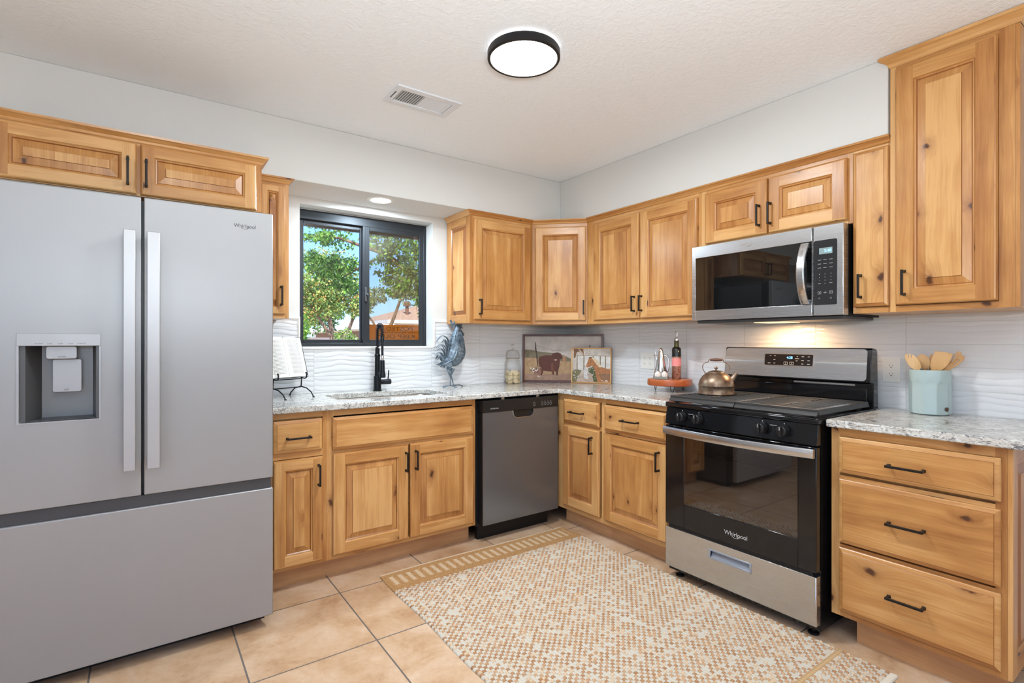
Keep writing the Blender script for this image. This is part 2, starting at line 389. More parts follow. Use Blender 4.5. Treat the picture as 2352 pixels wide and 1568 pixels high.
# soffits
mb=MB(); mb.box(-4.9,0,-.335,0,2.119,2.443); structure('trim_1',mb,M['wall'],bevel=.004)
mb=MB(); mb.box(-.347,0,-2.462,-.335,2.119,2.443); structure('trim_2',mb,M['wall'],bevel=.004)
# tiled backsplashes
mb=MB(); mb.box(-2.46,-2.158,-.009,0,.915,1.372); mb.box(-2.158,-1.244,-.009,0,.915,1.190); mb.box(-1.244,-1.144,-.009,0,.915,1.372); mb.box(-1.144,-.009,-.009,0,.915,1.36)
structure('trim_3',mb,M['splashA'])
mb=MB(); mb.box(-.009,0,-3.35,0,.60,1.372); structure('trim_4',mb,M['splashB'])
mb=MB()
mb.box(-2.30,-2.151,-.013,0,1.372,1.385); mb.box(-1.251,-1.144,-.013,0,1.372,1.385); mb.box(-2.163,-2.151,-.013,0,1.196,1.372)
mb.box(-1.251,-1.239,-.013,0,1.196,1.372); mb.box(-2.151,-1.251,-.013,.095,1.188,1.203)
structure('trim_5',mb,M['white_plastic'],bevel=.002)
# window
fm=mat('bronze_frame',S((46,49,52)),.42,.35)
mb=MB(); plate(mb,-2.151,-1.251,1.203,2.078,(-2.128,-1.276,1.226,2.012),.10,.15)
win=structure('window_1',mb,fm,bevel=.003)
def sash(x0,x1,y,w,nm='sash'):
    m=MB(); plate(m,x0,x1,1.222,2.016,(x0+w,x1-w,1.222+.026,2.016-.028),y,y+.02); return m.build(nm,fm,win,bevel=.002)
s1=sash(-2.132,-1.698,.128,.034); s2=sash(-1.706,-1.276,.102,.030)
m=MB(); m.box(-2.10,-1.73,.136,.139,1.245,1.99); m.build('glass_pane',M['glass'],s1)
m=MB(); m.box(-1.68,-1.304,.110,.113,1.245,1.99); m.build('glass_pane',M['glass'],s2)
m=MB(); m.box(-1.70,-1.29,.158,.159,1.24,2.0); m.build('insect_screen',M['screen'],win)
m=MB(); m.box(-1.713,-1.697,.088,.10,1.505,1.60); m.box(-1.706,-1.690,.076,.10,1.545,1.558); m.build('latch',mat('latch_metal',S((90,94,98)),.4,.7),win,bevel=.002)
m=MB(); m.box(-1.724,-1.704,.098,.128,1.222,2.014); m.build('meeting_rail',fm,win,bevel=.002)
# caulk bead
m=MB(); m.tube([(-1.254,.094,1.21),(-1.254,.096,2.074),(-2.148,.096,2.074)],.004,6); m.build('caulk_bead',mat('caulk',S((170,172,172)),.7),win)
# warning sign taped on the outside of the right pane (mirrored from indoors)
sg=MB(); sg.box(-1.672,-1.306,.1145,.1158,1.246,1.352)
sgm=bpy.data.materials.new('orange_sheet'); sgm.use_nodes=True; q=N(sgm); q.b.inputs['Base Color'].default_value=S((232,158,20)); q.b.inputs['Roughness'].default_value=.6
trn=q.n('BsdfTranslucent'); trn.inputs[0].default_value=S((240,166,16)); mx=q.n('MixShader'); mx.inputs[0].default_value=.7; q.l(q.b.outputs[0],mx.inputs[1]); q.l(trn.outputs[0],mx.inputs[2]); q.l(mx.outputs[0],q.out.inputs['Surface'])
sign=sg.build('warning_sign',sgm); tag(sign,'orange no trespassing sign taped low on the right window pane, lettering reversed','sign')
im=mat('sign_ink',S((96,62,12)),.7)
text('POSTED',.20,(-1.455,.1138,1.325),im,sign,(0,0,0),mirror=True,height=.026)
text('NO TRESPASSING',.28,(-1.475,.1138,1.298),im,sign,(0,0,0),mirror=True,height=.011)
text('KEEP OUT',.27,(-1.475,.1138,1.271),im,sign,(0,0,0),mirror=True,height=.026)

# ---------------- cabinet makers ----------------
def nested(mb,P,a0,a1,b0,b1,rings,centre=True,boards=3,frame_ring=None,W=.055,grain_b=(0,0,1),grain_a=(1,0,0)):
    """rectangular nested rings (inset, height); P(a,b,h)->xyz. The ring step frame_ring gets butt-jointed stiles and rails"""
    of=[(random.random()*50,random.random()*50) for _ in range(4)]; tn=[random.random() for _ in range(4)]
    pof=(random.random()*50,random.random()*50); pt=random.random()*.6+.2
    for i in range(len(rings)-1):
        (i0,h0),(i1,h1)=rings[i],rings[i+1]
        A0,A1,B0,B1=a0+i0,a1-i0,b0+i0,b1-i0; C0,C1,D0,D1=a0+i1,a1-i1,b0+i1,b1-i1
        panel = frame_ring is not None and i>frame_ring+1
        if i==frame_ring:
            qs=[[(A0,B0),(C0,B0),(C0,B1),(A0,B1)],[(C1,B0),(A1,B0),(A1,B1),(C1,B1)],[(C0,B0),(C1,B0),(C1,D0),(C0,D0)],[(C0,D1),(C1,D1),(C1,B1),(C0,B1)]]
        else:
            qs=[[(A0,B0,h0),(C0,D0,h1),(C0,D1,h1),(A0,B1,h0)],[(C1,D0,h1),(A1,B0,h0),(A1,B1,h0),(C1,D1,h1)],[(A0,B0,h0),(A1,B0,h0),(C1,D0,h1),(C0,D0,h1)],[(C0,D1,h1),(C1,D1,h1),(A1,B1,h0),(A0,B1,h0)]]
        for j,qd in enumerate(qs):
            if i==frame_ring: pts=[P(a,b,h1) for a,b in qd]
            else:
                pts=[P(a,b,hh) for a,b,hh in qd]
            mb.add(pts,[(0,1,2,3)],grain=grain_b if (j<2 or panel) else grain_a,off=pof if panel else of[j],tone=(-1.0 if ((frame_ring is not None and i==frame_ring+3) or i==len(rings)-2) else (pt*.55-.1 if panel else tn[j])))
    if centre:
        i1,h1=rings[-1]; C0,C1,D0,D1=a0+i1,a1-i1,b0+i1,b1-i1
        xs=[C0]+sorted(C0+(C1-C0)*(k+random.uniform(-.12,.12))/boards for k in range(1,boards))+[C1]
        for k in range(boards):
            mb.add([P(a,b,h1) for a,b in ((xs[k],D0),(xs[k+1],D0),(xs[k+1],D1),(xs[k],D1))],[(0,1,2,3)],grain=grain_b,off=pof if k==0 else None,tone=pt+random.uniform(-.3,.3))
RAISED=lambda W:[(0,0),(0,.013),(.004,.0185),(.009,.020),(W,.020),(W+.004,.0145),(W+.009,.0125),(W+.013,.0085),(W+.040,.0155),(W+.0415,.0185)]
FRI=3
def pull(x,z,y,L,vert=True,handle_mat=None):
    mb=MB(); h=L/2; so=.028; t=.0045
    def bx(a0,a1,y0,y1,b0,b1):
        if vert: mb.box(x+a0,x+a1,y0,y1,z+b0,z+b1)
        else: mb.box(x+b0,x+b1,y0,y1,z+a0,z+a1)
    bx(-t,t,y-so-.006,y-so+.002,-h,h)
    for e in (-1,1): bx(-t,t,y-so,y-.0002,e*(h-.005)-.0045,e*(h-.005)+.0045); bx(-t*1.25,t*1.25,y-.006,y-.0002,e*(h-.005)-.006,e*(h-.005)+.006)
    return mb
def door(T,x0,x1,z0,z1,D,pl=None,W=.055,nm='door',boards=3,slab=False):
    mb=MB(); P=lambda a,b,h:(a,-D-.0006-h,b)
    if slab:
        nested(mb,P,x0,x1,z0,z1,[(0,0),(0,.011),(.003,.014),(.013,.0185),(.0145,.020)],boards=1)
    else:
        nested(mb,P,x0,x1,z0,z1,RAISED(W),frame_ring=FRI,boards=boards)
    mb.add([(x0,-D-.0006,z0),(x0,-D-.0006,z1),(x1,-D-.0006,z1),(x1,-D-.0006,z0)],[(0,1,2,3)])
    d=T.part(nm,mb,M['wood'])
    if pl: T.part('handle',pull(pl[0],pl[1],-D-.0206,pl[2]),M['handle'],d,bevel=.0012)
    return d
def drawer(T,x0,x1,z0,z1,D,pl=None,nm='drawer'):
    mb=MB(); P=lambda a,b,h:(a,-D-.0006-h,b)
    nested(mb,P,x0,x1,z0,z1,[(0,0),(0,.011),(.003,.0135),(.015,.0185),(.0165,.020)],boards=1,grain_b=(1,0,0),grain_a=(1,0,0))
    d=T.part(nm,mb,M['wood'])
    if pl: T.part('handle',pull(pl[0],pl[1],-D-.0206,pl[2],False),M['handle'],d,bevel=.0012)
    return d
def body(T,x0,x1,z0,z1,D,stiles=(),rails=(),ls=.03,rs=.03,tr=.03,br=.025,back=.003):
    mb=MB(); mb.box(x0,x1,-D+.02,-back,z0,z1)
    yf,yb=-D,-D+.0199
    mb.box(x0,x0+ls,yf,yb,z0,z1); mb.box(x1-rs,x1,yf,yb,z0,z1)
    mb.box(x0+ls,x1-rs,yf,yb,z1-tr,z1,grain=(1,0,0)); mb.box(x0+ls,x1-rs,yf,yb,z0,z0+br,grain=(1,0,0))
    for a,b in stiles: mb.box(a,b,yf-.0002,yb,z0+br,z1-tr)
    for a,b in rails: mb.box(x0+ls,x1-rs,yf-.0001,yb,a,b,grain=(1,0,0))
    return T.part('cabinet_body',mb,M['wood'])
CROWN=[(0,0),(.004,.004),(.007,.012),(.018,.022),(.024,.025),(.026,.033),(0,.033)]
def sweep(mb,path,z,prof=CROWN,scale=1.0,ext=0):
    """moulding swept along a 2D path with mitred corners, outside = right of travel"""
    n=len(path); P=[Vector((p[0],p[1])) for p in path]; offs=[]
    for i in range(n):
        ns=[]
        if i>0: d=(P[i]-P[i-1]).normalized(); ns.append(Vector((d.y,-d.x)))
        if i<n-1: d=(P[i+1]-P[i]).normalized(); ns.append(Vector((d.y,-d.x)))
        if len(ns)==2: b=(ns[0]+ns[1]).normalized(); b=b/b.dot(ns[0])
        else: b=ns[0]
        offs.append(b)
    k=len(prof)
    for i in range(n-1):
        d=P[i+1]-P[i]; g=(d.x,d.y,0); g=tuple(Vector(g).normalized())
        v=[]
        for jj in (i,i+1):
            for o,h in prof: q=P[jj]+offs[jj]*(o*scale+.0004); v.append((q.x,q.y,z+h*scale))
        mb.add(v,[(j,j+1,k+j+1,k+j) for j in range(k-1)]+[(k-1,0,k,2*k-1)]+([tuple(range(k-1,-1,-1))] if i==0 else [])+([tuple(range(k,2*k))] if i==n-2 else []),grain=g)

# ---------------- wall cabinets ----------------
T=Thing('wall_cabinet','shallow two-door knotty alder cabinet above the refrigerator','cabinet',(-2.94,-.3,1.862))
body(T,-3.43,-2.462,1.862,2.088,.57,stiles=((-2.975,-2.92),),tr=.012,br=.012,rs=.024)
door(T,-3.405,-2.955,1.866,2.084,.57,(-2.985,1.957,.115),W=.050); door(T,-2.941,-2.487,1.866,2.084,.57,(-2.921,1.957,.115),W=.050)
mb=MB(); sweep(mb,[(-3.43,-.003),(-3.43,-.57),(-2.462,-.57),(-2.462,-.34)],2.0885,scale=1.1); T.part('crown_moulding',mb,M['wood'])
T=Thing('wall_cabinet','narrow one-door knotty alder cabinet between refrigerator and window','cabinet',(-2.37,-.16,1.36))
body(T,-2.459,-2.285,1.36,2.086,.325,ls=.03,rs=.02); door(T,-2.43,-2.306,1.382,2.072,.325,(-2.328,1.48,.105),W=.035,boards=1)
mb=MB(); sweep(mb,[(-2.459,-.325),(-2.285,-.325),(-2.285,-.004)],2.0865,scale=.95); T.part('crown_moulding',mb,M['wood'])
T=Thing('wall_cabinet','one-door knotty alder wall cabinet with side panel, first to the right of the window','cabinet',(-.88,-.16,1.36))
b_=body(T,-1.128,-.611,1.36,2.086,.33,ls=.014,rs=.022)
mb=MB(); nested(mb,lambda a,b,h:(-1.129-h,-a,b),.012,.329,1.361,2.086,[(0,-.003),(0,.013),(.0,.014),(.05,.014),(.054,.0095),(.06,.005),(.085,.0115),(.0865,.0135)],frame_ring=2,grain_a=(0,1,0),boards=1)
T.part('side_panel',mb,M['wood'])
door(T,-1.116,-.64,1.385,2.066,.33,(-1.078,1.47,.105),W=.058)
T=Thing('corner_wall_cabinet','diagonal one-door knotty alder cabinet in the wall corner above the cattle picture','cabinet',(0,-.4,1.36),'C')
# pentagon body in the diagonal frame
def wc(x,y): return ((x-y)/2**.5,(x+y)/2**.5)
pent=[wc(-.61,-.003),wc(-.61,-.33),wc(-.33,-.61),wc(-.003,-.61),wc(-.003,-.003)]
mb=MB(); mb.prism([pent[i] for i in (0,1,2,3,4)],1.36,2.086); 
D=.94/2**.5
for q in ((-.1978,-.165),(.165,.1978)): mb.box(q[0],q[1],-D-.004,-D+.006,1.36,2.086)
mb.box(-.165,.165,-D-.004,-D+.006,1.36,1.392,grain=(1,0,0)); mb.box(-.165,.165,-D-.004,-D+.006,2.05,2.086,grain=(1,0,0))
T.part('cabinet_body',mb,M['wood']); door(T,-.178,.190,1.385,2.062,D+.005,(.172,1.48,.10),W=.055,boards=2)
T=Thing('wall_cabinet','two-door knotty alder wall cabinet between the corner cabinet and the microwave','cabinet',(1.08,-.16,1.36),'B')
body(T,.611,1.545,1.36,2.086,.33,ls=.07,rs=.02,stiles=((1.085,1.12),)); door(T,.688,1.099,1.385,2.062,.33,(1.066,1.478,.10),W=.06,boards=2); door(T,1.109,1.527,1.385,2.062,.33,(1.127,1.478,.10),W=.06,boards=2)
T=Thing('wall_cabinet','low two-door knotty alder cabinet directly above the microwave','cabinet',(1.93,-.16,1.768),'B')
body(T,1.546,2.322,1.768,2.086,.33,ls=.03,rs=.02,stiles=((1.92,1.95),)); door(T,1.578,1.935,1.786,2.066,.33,(1.898,1.882,.11),W=.058,boards=2); door(T,1.942,2.302,1.786,2.066,.33,(1.957,1.882,.11),W=.058,boards=2)
T=Thing('wall_cabinet','very narrow flat-door alder cabinet between microwave and tall cabinet','cabinet',(2.4,-.16,1.36),'B')
body(T,2.323,2.468,1.36,2.086,.33,ls=.01,rs=.01); door(T,2.328,2.462,1.388,2.074,.33,(2.361,1.478,.105),slab=True)
T=Thing('tall_wall_cabinet','tall knotty alder wall cabinet reaching the ceiling at the right end','cabinet',(2.66,-.16,1.36),'B')
body(T,2.4685,2.858,1.36,2.395,.34,ls=.02,rs=.045,tr=.03); door(T,2.492,2.812,1.388,2.378,.34,(2.525,1.478,.105),W=.062,boards=1)
mb=MB(); nested(mb,lambda a,b,h:(2.8585+h,-.34+a,b),.0,.335,1.361,2.394,[(0,0),(0,.012),(.001,.013),(.05,.013),(.054,.0095),(.06,.005),(.085,.0115),(.0865,.0135)],frame_ring=2,grain_a=(0,1,0),boards=1)
T.part('side_panel',mb,M['wood'])
mb=MB(); sweep(mb,[(2.4685,-.01),(2.4685,-.34),(2.872,-.34),(2.872,-.01)],2.3955,scale=1.35); T.part('crown_moulding',mb,M['wood'])
mb=MB(); sweep(mb,[(-1.143,-.012),(-1.143,-.33),(-.61,-.33),(-.33,-.61),(-.33,-2.466)],2.0865,scale=.96)
tag(mb.build('crown_moulding',M['wood']),'thin alder crown moulding running along the cabinet tops under the soffit','crown moulding')

# ---------------- base cabinets ----------------
def kick(T,x0,x1,y=-.53,m='wood_pale'):
    mb=MB(); mb.box(x0,x1,y,y+.018,.0,.1085,grain=(1,0,0)); T.part('toe_kick',mb,M[m])
T=Thing('base_cabinet','narrow alder base cabinet with one drawer and one door beside the refrigerator','cabinet',(-2.31,-.3,0))
body(T,-2.455,-2.165,.1095,.883,.61,rails=((.655,.69),),ls=.035,rs=.02,tr=.03,br=.02)
drawer(T,-2.42,-2.190,.688,.846,.61,(-2.305,.76,.115)); door(T,-2.42,-2.186,.128,.652,.61,(-2.209,.562,.108),W=.05,boards=1); kick(T,-2.455,-2.165)
T=Thing('sink_base_cabinet','wide alder sink base cabinet with false drawer front and two doors','cabinet',(-1.72,-.3,0))
mb=MB(); x0,x1=-2.1645,-1.272   # open box so the sink bowl hangs inside
mb.box(x0,x0+.018,-.59,-.003,.1095,.883); mb.box(x1-.018,x1,-.59,-.003,.1095,.883); mb.box(x0+.018,x1-.018,-.59,-.003,.1095,.128)
mb.box(x0,x0+.035,-.61,-.5901,.1095,.883); mb.box(x1-.022,x1,-.61,-.5901,.1095,.883)
for a,b in ((.1095,.135),(.655,.69),(.850,.883)): mb.box(x0+.035,x1-.022,-.61,-.5901,a,b,grain=(1,0,0))
T.part('cabinet_body',mb,M['wood'])
drawer(T,-2.137,-1.295,.674,.843,.61,None,'false_front')
door(T,-2.135,-1.718,.132,.656,.61,(-1.738,.565,.108),W=.058,boards=3); door(T,-1.709,-1.295,.132,.660,.61,(-1.678,.568,.108),W=.058,boards=3); kick(T,-2.165,-1.272)
T=Thing('base_cabinet','narrow alder base cabinet with one drawer and one door beside the dishwasher','cabinet',(.83,-.3,0),'B')
body(T,.612,1.0445,.1095,.883,.61,rails=((.675,.70),),ls=.06,rs=.012,back=.02); drawer(T,.690,1.021,.698,.852,.61,(.83,.772,.125)); door(T,.684,1.021,.142,.678,.61,(.967,.58,.108),W=.058,boards=1); kick(T,.612,1.0445)
T=Thing('base_cabinet','wider alder base cabinet with one drawer and one door just left of the stove','cabinet',(1.3,-.3,0),'B')
body(T,1.045,1.563,.1095,.883,.61,rails=((.675,.70),),ls=.02,rs=.03,back=.02); drawer(T,1.066,1.535,.690,.846,.61,(1.283,.77,.125)); door(T,1.062,1.535,.142,.672,.61,(1.486,.577,.108),W=.058,boards=2); kick(T,1.045,1.563)
T=Thing('drawer_base_cabinet','three-drawer knotty alder base cabinet right of the stove','cabinet',(2.63,-.3,0),'B')
body(T,2.351,2.888,.115,.883,.61,rails=((.675,.69),(.395,.408)),ls=.032,rs=.03,tr=.035,br=.022)
for a,b in ((.703,.847),(.418,.676),(.140,.398)): drawer(T,2.384,2.874,a,b,.61,(2.615,(a+b)/2+(-.01 if b>.7 else 0),.118))
mb=MB(); nested(mb,lambda a,b,h:(2.8885+h,-.61+a,b),0,.605,.1155,.883,[(0,0),(0,.012),(.001,.013),(.06,.013),(.064,.0095),(.07,.005),(.098,.0115),(.0995,.0135)],frame_ring=2,grain_a=(0,1,0),boards=2)
T.part('side_panel',mb,M['wood'])
kick(T,2.42,2.88,y=-.545,m='wood_pale')

# ---------------- countertops ----------------
def slab(name,outline,holes,z0,z1,label,cat='countertop'):
    bm=bmesh.new()
    def loop(pts):
        vs=[bm.verts.new((p[0],p[1],z1)) for p in pts]; return [bm.edges.new((vs[i],vs[(i+1)%len(vs)])) for i in range(len(vs))]
    E=loop(outline)
    for h in holes: E+=loop(h)
    bmesh.ops.triangle_fill(bm,use_beauty=True,use_dissolve=False,edges=E,normal=(0,0,1))
    r=bmesh.ops.extrude_face_region(bm,geom=list(bm.faces)); 
    for e in r['geom']:
        if isinstance(e,bmesh.types.BMVert): e.co.z=z0
    bmesh.ops.recalc_face_normals(bm,faces=bm.faces)
    me=bpy.data.meshes.new(name); bm.to_mesh(me); bm.free(); me.materials.append(M['granite']); ob=bpy.data.objects.new(name,me); C.objects.link(ob)
    m=ob.modifiers.new('bevel','BEVEL'); m.width=.004; m.segments=2; m.limit_method='ANGLE'; m.angle_limit=R(50)
    me.shade_smooth(); me.set_sharp_from_angle(angle=R(40)); return tag(ob,label,cat)
def rrect(x0,x1,y0,y1,r,n=5):
    p=[]
    for cx,cy,a in ((x1-r,y1-r,0),(x0+r,y1-r,90),(x0+r,y0+r,180),(x1-r,y0+r,270)):
        for i in range(n+1): t=R(a+90*i/n); p.append((cx+r*math.cos(t),cy+r*math.sin(t)))
    return p
slab('countertop',[(-2.458,-.011),(-2.458,-.648),(-.642,-.648),(-.642,-1.5655),(-.011,-1.5655),(-.011,-.011)],[rrect(-2.055,-1.375,-.50,-.135,.06)],.8845,.915,'L-shaped speckled granite countertop around the sink and corner')
slab('countertop',[(-.642,-2.342),(-.642,-2.955),(-.011,-2.955),(-.011,-2.342)],[],.8845,.915,'short speckled granite countertop right of the stove, under the utensil crock')
# sink
def shell(mb,loops,**k):
    n=len(loops[0]); v=[p for l in loops for p in l]
    mb.add(v,[(j*n+i,j*n+(i+1)%n,(j+1)*n+(i+1)%n,(j+1)*n+i) for j in range(len(loops)-1) for i in range(n)]+[tuple((len(loops)-1)*n+i for i in range(n))],**k)
mb=MB(); L=lambda i,z,r=.06:[(x,y,z) for x,y in rrect(-2.062+i,-1.368-i,-.507+i,-.128-i,max(r-i*.3,.03))]
shell(mb,[L(-.02,.882),L(0,.8825),L(.004,.875),L(.012,.72),L(.03,.70),L(.06,.695)])
T=Thing('sink','undermount stainless steel sink below the faucet','sink',(-1.715,-.32,.69)); T.part('bowl',mb,mat('sink_steel',(.62,.6,.57,1),.3,1),smooth=50)
mb=MB(); mb.lathe([(.001,.6955),(.03,.6958),(.042,.697),(.044,.6955)],(-1.715,-.32,0),24); T.part('drain',mb,M['chrome'],smooth=40)
# ---------------- refrigerator ----------------
T=Thing('refrigerator','stainless french-door refrigerator with water dispenser filling the left side','refrigerator',(-2.93,-.45,0)); F=M['fridge']
mb=MB(); mb.box(-3.383,-2.478,-.795,-.06,.03,1.765); T.part('casing',mb,M['grey_dark'],bevel=.006)
mb=MB(); plate(mb,-3.37,-2.49,.04,1.778,(-3.285,-3.058,.945,1.225),-.862,-.796); T.part('gasket',mb,M['plastic_dark'])
def sheet_hole(mb,x0,x1,z0,z1,hole,y0,y1,depth,**k):
    """front plate with a recess: outer skin and a pocket"""
    a,b,c,d=hole
    v=[(x0,y0,z0),(x1,y0,z0),(x1,y0,z1),(x0,y0,z1),(a,y0,c),(b,y0,c),(b,y0,d),(a,y0,d),(x0,y1,z0),(x1,y1,z0),(x1,y1,z1),(x0,y1,z1),(a,depth,c),(b,depth,c),(b,depth,d),(a,depth,d)]
    mb.add(v,[(0,1,5,4),(1,2,6,5),(2,3,7,6),(3,0,4,7),(1,0,8,9),(2,1,9,10),(3,2,10,11),(0,3,11,8),(4,5,13,12),(5,6,14,13),(6,7,15,14),(7,4,12,15),(12,13,14,15)],**k)
mb=MB(); sheet_hole(mb,-3.386,-2.9385,.648,1.785,(-3.28,-3.064,.953,1.219),-.903,-.866,-.80)
dl=T.part('door',mb,F,bevel=.004)
mb=MB(); mb.box(-2.9300,-2.474,-.903,-.866,.648,1.785); dr=T.part('door',mb,F,bevel=.004)
mb=MB(); mb.box(-3.386,-2.474,-.903,-.866,.055,.603); dd=T.part('freezer_drawer',mb,F,bevel=.004)
mb=MB(); mb.box(-3.383,-2.480,-.893,-.866,.604,.646); T.part('handle_recess',mb,M['grey_dark'])
mb=MB(); mb.box(-3.37,-2.49,-.80,-.1,0,.029); T.part('base',mb,M['black'])
for x0,x1,par in ((-2.9925,-2.9555,dl),(-2.921,-2.880,dr)):
    mb=MB(); mb.box(x0,x1,-.957,-.947,.756,1.648); mb.box(x0+.003,x0+.014,-.948,-.9035,1.60,1.64); mb.box(x0+.003,x0+.014,-.948,-.9035,.765,.805)
    T.part('handle',mb,M['fridge_trim'],par,bevel=.002)
# dispenser
mb=MB(); mb.box(-3.286,-3.059,-.9055,-.9034,1.2192,1.262); T.part('control_strip',mb,M['fridge_trim'],dl,bevel=.001)
mb=MB()
for q in ((-3.286,-3.28,.949,1.219),(-3.064,-3.059,.949,1.219),(-3.28,-3.064,.949,.953)): mb.box(q[0],q[1],-.9055,-.9034,q[2],q[3])
T.part('dispenser_rim',mb,M['fridge_trim'],dl)
mb=MB(); mb.prism([(-3.2795,-.80),(-3.2795,-.892),(-3.265,-.892),(-3.238,-.812),(-3.232,-.8012)],.954,1.2185); T.part('dispenser_lining',mb,mat('dispenser_lining',S((96,96,97)),.35,.4),dl,smooth=40); mb=MB(); mb.prism([(-3.0645,-.892),(-3.0645,-.8012),(-3.088,-.8012),(-3.083,-.812),(-3.073,-.892)],.954,1.2185)
T.part('dispenser_lining',mb,mat('dispenser_lining',S((96,96,97)),.35,.4),dl,smooth=40)
mb=MB(); mb.prism(rrect(-3.214,-3.128,1.172,1.2175,.008),-.876,-.845,'y'); T.part('water_chute',mb,M['fridge_trim'],dl,bevel=.002)
mb=MB(); mb.prism(rrect(-3.200,-3.117,1.05,1.171,.008),-.842,-.8345,'y'); T.part('ice_paddle',mb,M['fridge_trim'],dl,bevel=.002)
mb=MB(); mb.box(-3.2795,-3.0645,-.8018,-.8002,.9535,1.2185); T.part('dispenser_back',mb,mat('dispenser_back',S((128,128,129)),.35,.4),dl)
mb=MB(); mb.box(-3.262,-3.075,-.89,-.802,.954,.958); T.part('drip_tray',mb,M['grey_dark'],dl)
text('WATER',.022,(-3.170,-.8765,1.180),M['ink'],dl,T.o); text('ICE',.012,(-3.160,-.8425,1.059),M['ink'],dl,T.o)
for s_,x in (('Reset Filter',-3.228),('Lock',-3.199),('Cubed',-3.172),('Crushed',-3.144),('Ice Maker Off',-3.114)):
    text(s_,.022 if len(s_)>9 else .013,(x,-.9059,1.2275),M['ink'],dl,T.o,height=.0035)
text('Whirlpool',.082,(-2.584,-.9035,1.717),M['ink'],dr,T.o,height=.020)
mb=MB(); mb.tube([(-2.584+.016*math.cos(a)+.0,-.9036,1.717+.0105*math.sin(a)) for a in [R(215+i*11) for i in range(13)]],.0006,4); T.part('emblem_swirl',mb,M['grey_dark'],dr)

# ---------------- dishwasher ----------------
T=Thing('dishwasher','stainless dishwasher with black control strip under the corner countertop','dishwasher',(-.95,-.35,0))
mb=MB(); mb.box(-1.262,-.652,-.598,-.05,.095,.868); T.part('tub_casing',mb,M['black'])
mb=MB(); mb.box(-1.246,-.654,-.655,-.599,.113,.797); T.part('door_core',mb,M['plastic_dark'])
mb=MB()
a,b,c,d=-1.027,-.859,.760,.7995
pts=rrect(a,b,.752,.84,.034,6); low=[p for p in pts if p[1]<.7995]
mb.box(-1.248,a,-.664,-.6555,.113,.7995); mb.box(b,-.653,-.664,-.6555,.113,.7995)
mb.box(a,b,-.664,-.6555,.113,.752)
for sx in (1,-1):  # rounded lower corners of the grip
    cx=(a+.034) if sx==1 else (b-.034); cor=(a if sx==1 else b,.752)
    arc=[(cx-sx*.034*math.cos(R(t)),.786-.034*math.sin(R(t))) for t in range(0,91,15)]
    mb.prism([cor]+(arc if sx==-1 else arc[::-1]),-.664,-.6555,'y')
dw=T.part('door',mb,M['dw_steel'])
mb=MB(); mb.box(a+.001,b-.001,-.6545,-.6546+.0001,.755,.7995); T.part('grip_pocket',mb,M['grey_dark'],dw)
mb=MB(); mb.tube([(a+.002,-.664,.799),(a+.002,-.665,.786)]+[(a+.034-.033*math.cos(R(t)),-.666,.786-.033*math.sin(R(t))) for t in range(15,91,15)]+[(b-.034+.033*math.sin(R(t)),-.666,.786-.033*math.cos(R(t))) for t in range(0,91,15)]+[(b-.002,-.664,.799)],.003,6); T.part('grip_lip',mb,M['steel'],dw,smooth=60)
mb=MB(); mb.box(-1.248,-.653,-.668,-.599,.8005,.872); mb.box(-1.17,-1.08,-.6686,-.668,.846,.851,mi=0); cp=T.part('control_strip',mb,M['plastic_dark'],bevel=.003)
text('AMANA',.062,(-1.168,-.6686,.823),M['led_text'],cp,T.o,height=.009)
for i,x in enumerate((-.858,-.792,-.768,-.743,-.720)):
    mb=MB(); mb.tube([(x+.008*math.cos(R(t)),-.6686,.8255+.009*math.sin(R(t))) for t in range(0,360,30)],.0006,4,closed=True); T.part('button',mb,M['led_text'],cp)
    mb=MB(); mb.box(x-.007,x+.005,-.6687,-.6684,.8405,.842); T.part('button_mark',mb,M['led_text'],cp)
mb=MB(); 
for z in (.72,.73,.74,.75,.76,.77): mb.box(-1.2487,-1.2462,-.64,-.622,z,z+.004)
T.part('side_vent',mb,M['black'])
mb=MB(); mb.box(-1.235,-.67,-.575,-.545,.001,.094); T.part('toe_panel',mb,M['black'])
mb=MB(); 
for x in (-1.08,-.80): mb=MB(); mb.box(x-.012,x+.012,-.63,-.59,.8725,.8835); T.part('mounting_bracket',mb,M['steel'])

# ---------------- stove ----------------
T=Thing('gas_stove','black and stainless gas stove with four front knobs','stove',(1.951,-.35,0),'B'); s0,s1=1.573,2.330
mb=MB(); mb.box(s0,s0+.085,-.655,-.06,.035,.892); mb.box(s1-.085,s1,-.655,-.06,.035,.892); mb.box(s0+.085,s1-.085,-.655,-.06,.035,.33); mb.box(s0+.085,s1-.085,-.655,-.06,.80,.892); mb.box(s0+.085,s1-.085,-.13,-.06,.33,.80)
T.part('casing',mb,M['enamel'])
mb=MB(); a,b,c,d,e,f=s0+.086,s1-.086,-.654,-.131,.331,.799
mb.add([(a,c,e),(b,c,e),(b,d,e),(a,d,e),(a,c,f),(b,c,f),(b,d,f),(a,d,f)],[(0,1,2,3),(4,7,6,5),(3,2,6,7),(0,3,7,4),(1,5,6,2)])
T.part('oven_lining',mb,mat('oven_lining',(.34,.26,.21,1),.5,0,.3))
for z in (.66,):
    mb=MB(); zz=.655
    mb.tube([(a+.004,-.60,zz),(b-.004,-.60,zz)],.0028,6); mb.tube([(a+.004,-.15,zz),(b-.004,-.15,zz)],.0028,6)
    for i in range(17): x=a+.03+i*(b-a-.06)/16; mb.tube([(x,-.605,zz+.004),(x,-.15,zz+.004)],.0016,5)
    T.part('oven_rack',mb,M['chrome'],smooth=50)
mb=MB(); sheet_hole(mb,s0+.002,s1-.002,.063,.266,(1.838,2.043,.188,.224),-.690,-.656,-.668); dw_=T.part('storage_drawer',mb,M['steel'],bevel=.004,bseg=3)
